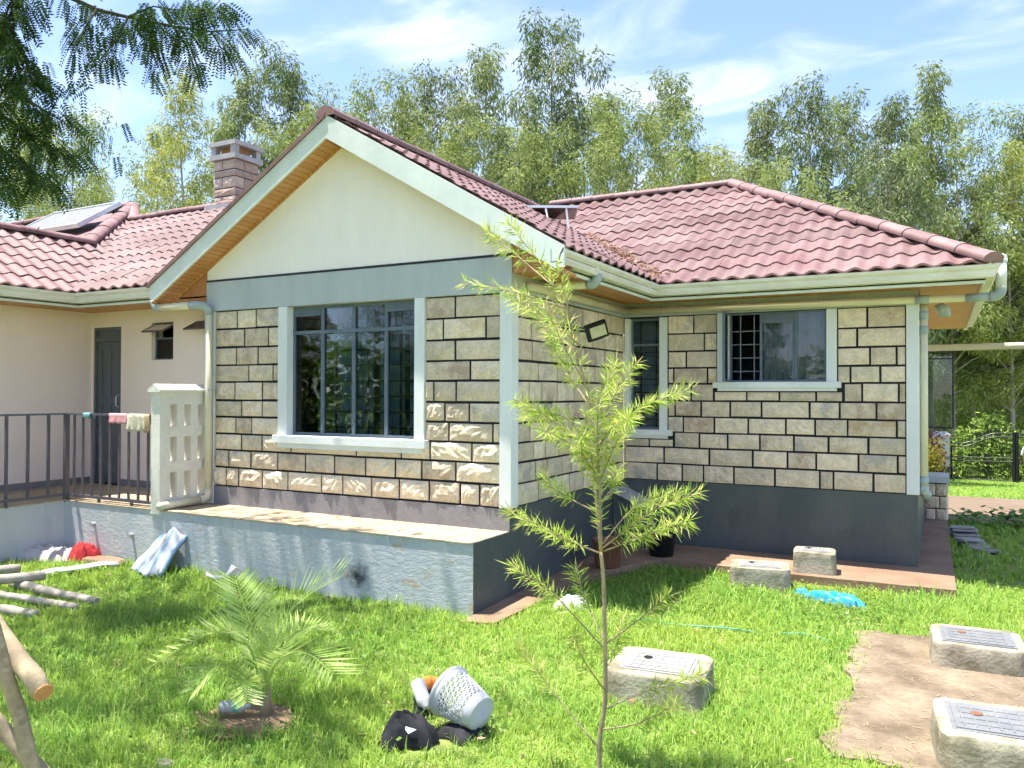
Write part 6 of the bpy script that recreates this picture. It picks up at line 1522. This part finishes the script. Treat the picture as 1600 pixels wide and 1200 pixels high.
def blades(name, label, ntuft, per, area, Lr, Wr, mat, seed, distpow=0.0, keep=None, lean=1.15):
    r = np.random.default_rng(seed); x0, x1, y0, y1 = area
    tx = r.uniform(x0, x1, ntuft); ty = r.uniform(y0, y1, ntuft)
    # keep only what lies in or near the view wedge
    dx, dy = tx-CAMX, ty-CAMY; dep = dx*FWD.x+dy*FWD.y; lat = dx*RIGHT.x+dy*RIGHT.y
    ok = (dep > 2.2) & (np.abs(lat) < dep*.70+.4)
    ok &= r.uniform(size=ntuft) < np.minimum(1.0, (4.0/np.maximum(dep, .1))**distpow)
    wn = np.sin(tx*1.9+np.sin(ty*2.7)*1.4)*np.cos(ty*2.2-tx*.8)+.6*np.sin(tx*5.3+ty*4.1)*np.sin(ty*6.1-tx*2.2)
    if name == 'grass': ok &= r.uniform(size=ntuft) > np.clip((wn-.75)*1.6, 0, .8)
    if keep is not None: ok &= keep(tx, ty)
    tx, ty, dep = tx[ok], ty[ok], dep[ok]; nt_ = len(tx)
    hs = .6+.8*np.clip(.5+.5*np.sin(tx*2.1+1.3*np.sin(ty*1.7))*np.cos(ty*2.3+tx*.6), 0, 1)*r.uniform(.6,1.3,nt_)
    n = nt_*per
    bx = np.repeat(tx, per)+r.normal(size=n)*.028; by = np.repeat(ty, per)+r.normal(size=n)*.028
    bad = blocked(bx, by); bx, by = bx[~bad], by[~bad]; hsb = np.repeat(hs, per)[~bad]; depb = np.repeat(dep, per)[~bad]; n = len(bx)
    bz = np.array([g(0, v) for v in by]) if y1 > 6 else np.full(n, -.025)
    a = r.uniform(0, 2*np.pi, n); L = r.uniform(Lr[0], Lr[1], n)*hsb; Wd = r.uniform(Wr[0], Wr[1], n)*np.clip(depb/5, .9, 2.5)
    le = r.uniform(.15, 1.0, n)*lean; dh = np.stack([np.cos(a), np.sin(a), np.zeros(n)], 1); sd = np.stack([-np.sin(a), np.cos(a), np.zeros(n)], 1); zz = np.array([0,0,1.0])
    P = np.stack([bx, by, bz], 1)
    p1 = P + (zz*np.cos(le*.5)[:,None]+dh*np.sin(le*.5)[:,None])*(L*.5)[:,None]
    e2 = le*1.9; p2 = p1 + (zz*np.cos(e2)[:,None]+dh*np.sin(e2)[:,None])*(L*.5)[:,None]
    w = sd*(Wd/2)[:,None]
    V = np.stack([P-w, P+w, p1+w*.8, p1-w*.8, p2], 1).reshape(-1, 3); o = np.arange(n)*5
    loops = np.stack([o, o+1, o+2, o+3, o+3, o+2, o+4], 1).ravel(); st = np.stack([np.arange(n)*7, np.arange(n)*7+4], 1).ravel()
    return tag(obj(name, fast_mesh(name, V, loops, st), M[mat]), label, kind='stuff')
blades('grass', 'lush lawn grass in front of the house', 66000, 7, (-6,7,-5.0,2.7), (.06,.125), (.005,.0085), 'grass', 1, .55)
blades('tall_grass', 'taller grass tufts along the walls, chambers and earth', 2600, 9, (-5.6,4.0,-4.6,2.0), (.10,.20), (.005,.009), 'grass', 2, 0,
       keep=lambda x, y: (((y > -.95) & (x < 0)) | (np.abs(np.abs(x-1.945)-.36) < .09) & (np.abs(y+1.56) < .42) | (np.abs(x-2.86) < .14) & (y < .7) & (y > -2.2) | ((np.abs(y+2.12) < .14) & (x > 2.9)) | ((y > 1.75) & (y < 2.0))) & (np.sin(x*5)+np.sin(y*7+x*3) > -.4))
blades('rank_grass', 'long loose grass blades standing out of the lawn', 9000, 3, (-6,7,-5.0,2.1), (.11,.19), (.006,.010), 'grass', 5, .5, lean=1.3)
blades('far_grass', 'lawn grass beside the right side of the house and drive', 60000, 5, (3.3,16,2.3,31), (.07,.14), (.008,.014), 'grass', 3, .35)
# broad-leaved weeds
r = np.random.default_rng(8)
def weeds(name, label, n, fx, fy, L, z):
    x, y = fx(n), fy(n); ok = ~blocked(x, y); x, y = x[ok], y[ok]; n = len(x)
    P = np.stack([x, y, r.uniform(z[0], z[1], n)], 1); a = r.uniform(0, 6.28, n)
    d = np.stack([np.cos(a), np.sin(a), r.uniform(-.3,.5,n)], 1); nn = np.stack([r.normal(size=n)*.3, r.normal(size=n)*.3, np.ones(n)], 1)
    return leaf_mesh(name, P, d, r.uniform(.6,1.3,n)*L, r.uniform(.5,.9,n)*L, nn)
me = weeds('clover', '', 2600, lambda n: r.choice([.75,1.1,1.5,2.6,3.0], n)+r.normal(size=n)*.3, lambda n: 1.35+r.normal(size=n)*.45, .035, (.02,.07)); tag(obj('clover', me, M['weed']), 'low clover-like weeds in the shade of the inner corner', kind='stuff')
me = weeds('broad_weeds', '', 900, lambda n: r.uniform(-5.5,2.5,n), lambda n: r.uniform(-4.4,-.8,n), .045, (.02,.07)); tag(obj('broad_weeds', me, M['weed']), 'broad-leaved weeds scattered through the lawn', kind='stuff')
me = weeds('bank_weeds', '', 3800, lambda n: 3.7+r.uniform(0,1,n)**.8*8, lambda n: 7.3+r.normal(size=n)*.28, .13, (-.05,.2)); tag(obj('bank_weeds', me, M['weed']), 'leafy weeds along the near edge of the drive', kind='stuff')

n = 900; x = r.uniform(2.9, 4.6, n); y = r.uniform(-2.0, .65, n); ok = inpoly(x, y, DIRT)
for cx, cy, hx, hy in BLK: ok &= ~((abs(x-cx) < hx) & (abs(y-cy) < hy))
x, y = x[ok], y[ok]; n = len(x); a = r.uniform(0, 6.28, n)
me = leaf_mesh('dry_straw', np.stack([x, y, np.full(n, .008)], 1), np.stack([np.cos(a), np.sin(a), r.uniform(-.02,.12,n)], 1), r.uniform(.02,.09,n), r.uniform(.002,.006,n), np.tile([0,0,1.0], (n,1)))
tag(obj('dry_straw', me, M['straw']), 'dry straw scattered over the bare earth', kind='stuff')

n = 170; x = r.uniform(-5, 3.5, n); y = r.uniform(-4.6, 1.8, n); ok = ~blocked(x, y); x, y = x[ok], y[ok]; n = len(x); a = r.uniform(0, 6.28, n)
me = leaf_mesh('fallen_leaves', np.stack([x, y, r.uniform(.03,.08,n)], 1), np.stack([np.cos(a), np.sin(a), r.uniform(-.3,.3,n)], 1), r.uniform(.03,.07,n), r.uniform(.015,.03,n))
tag(obj('fallen_leaves', me, M['dry']), 'brown fallen leaves scattered on the lawn', kind='stuff')
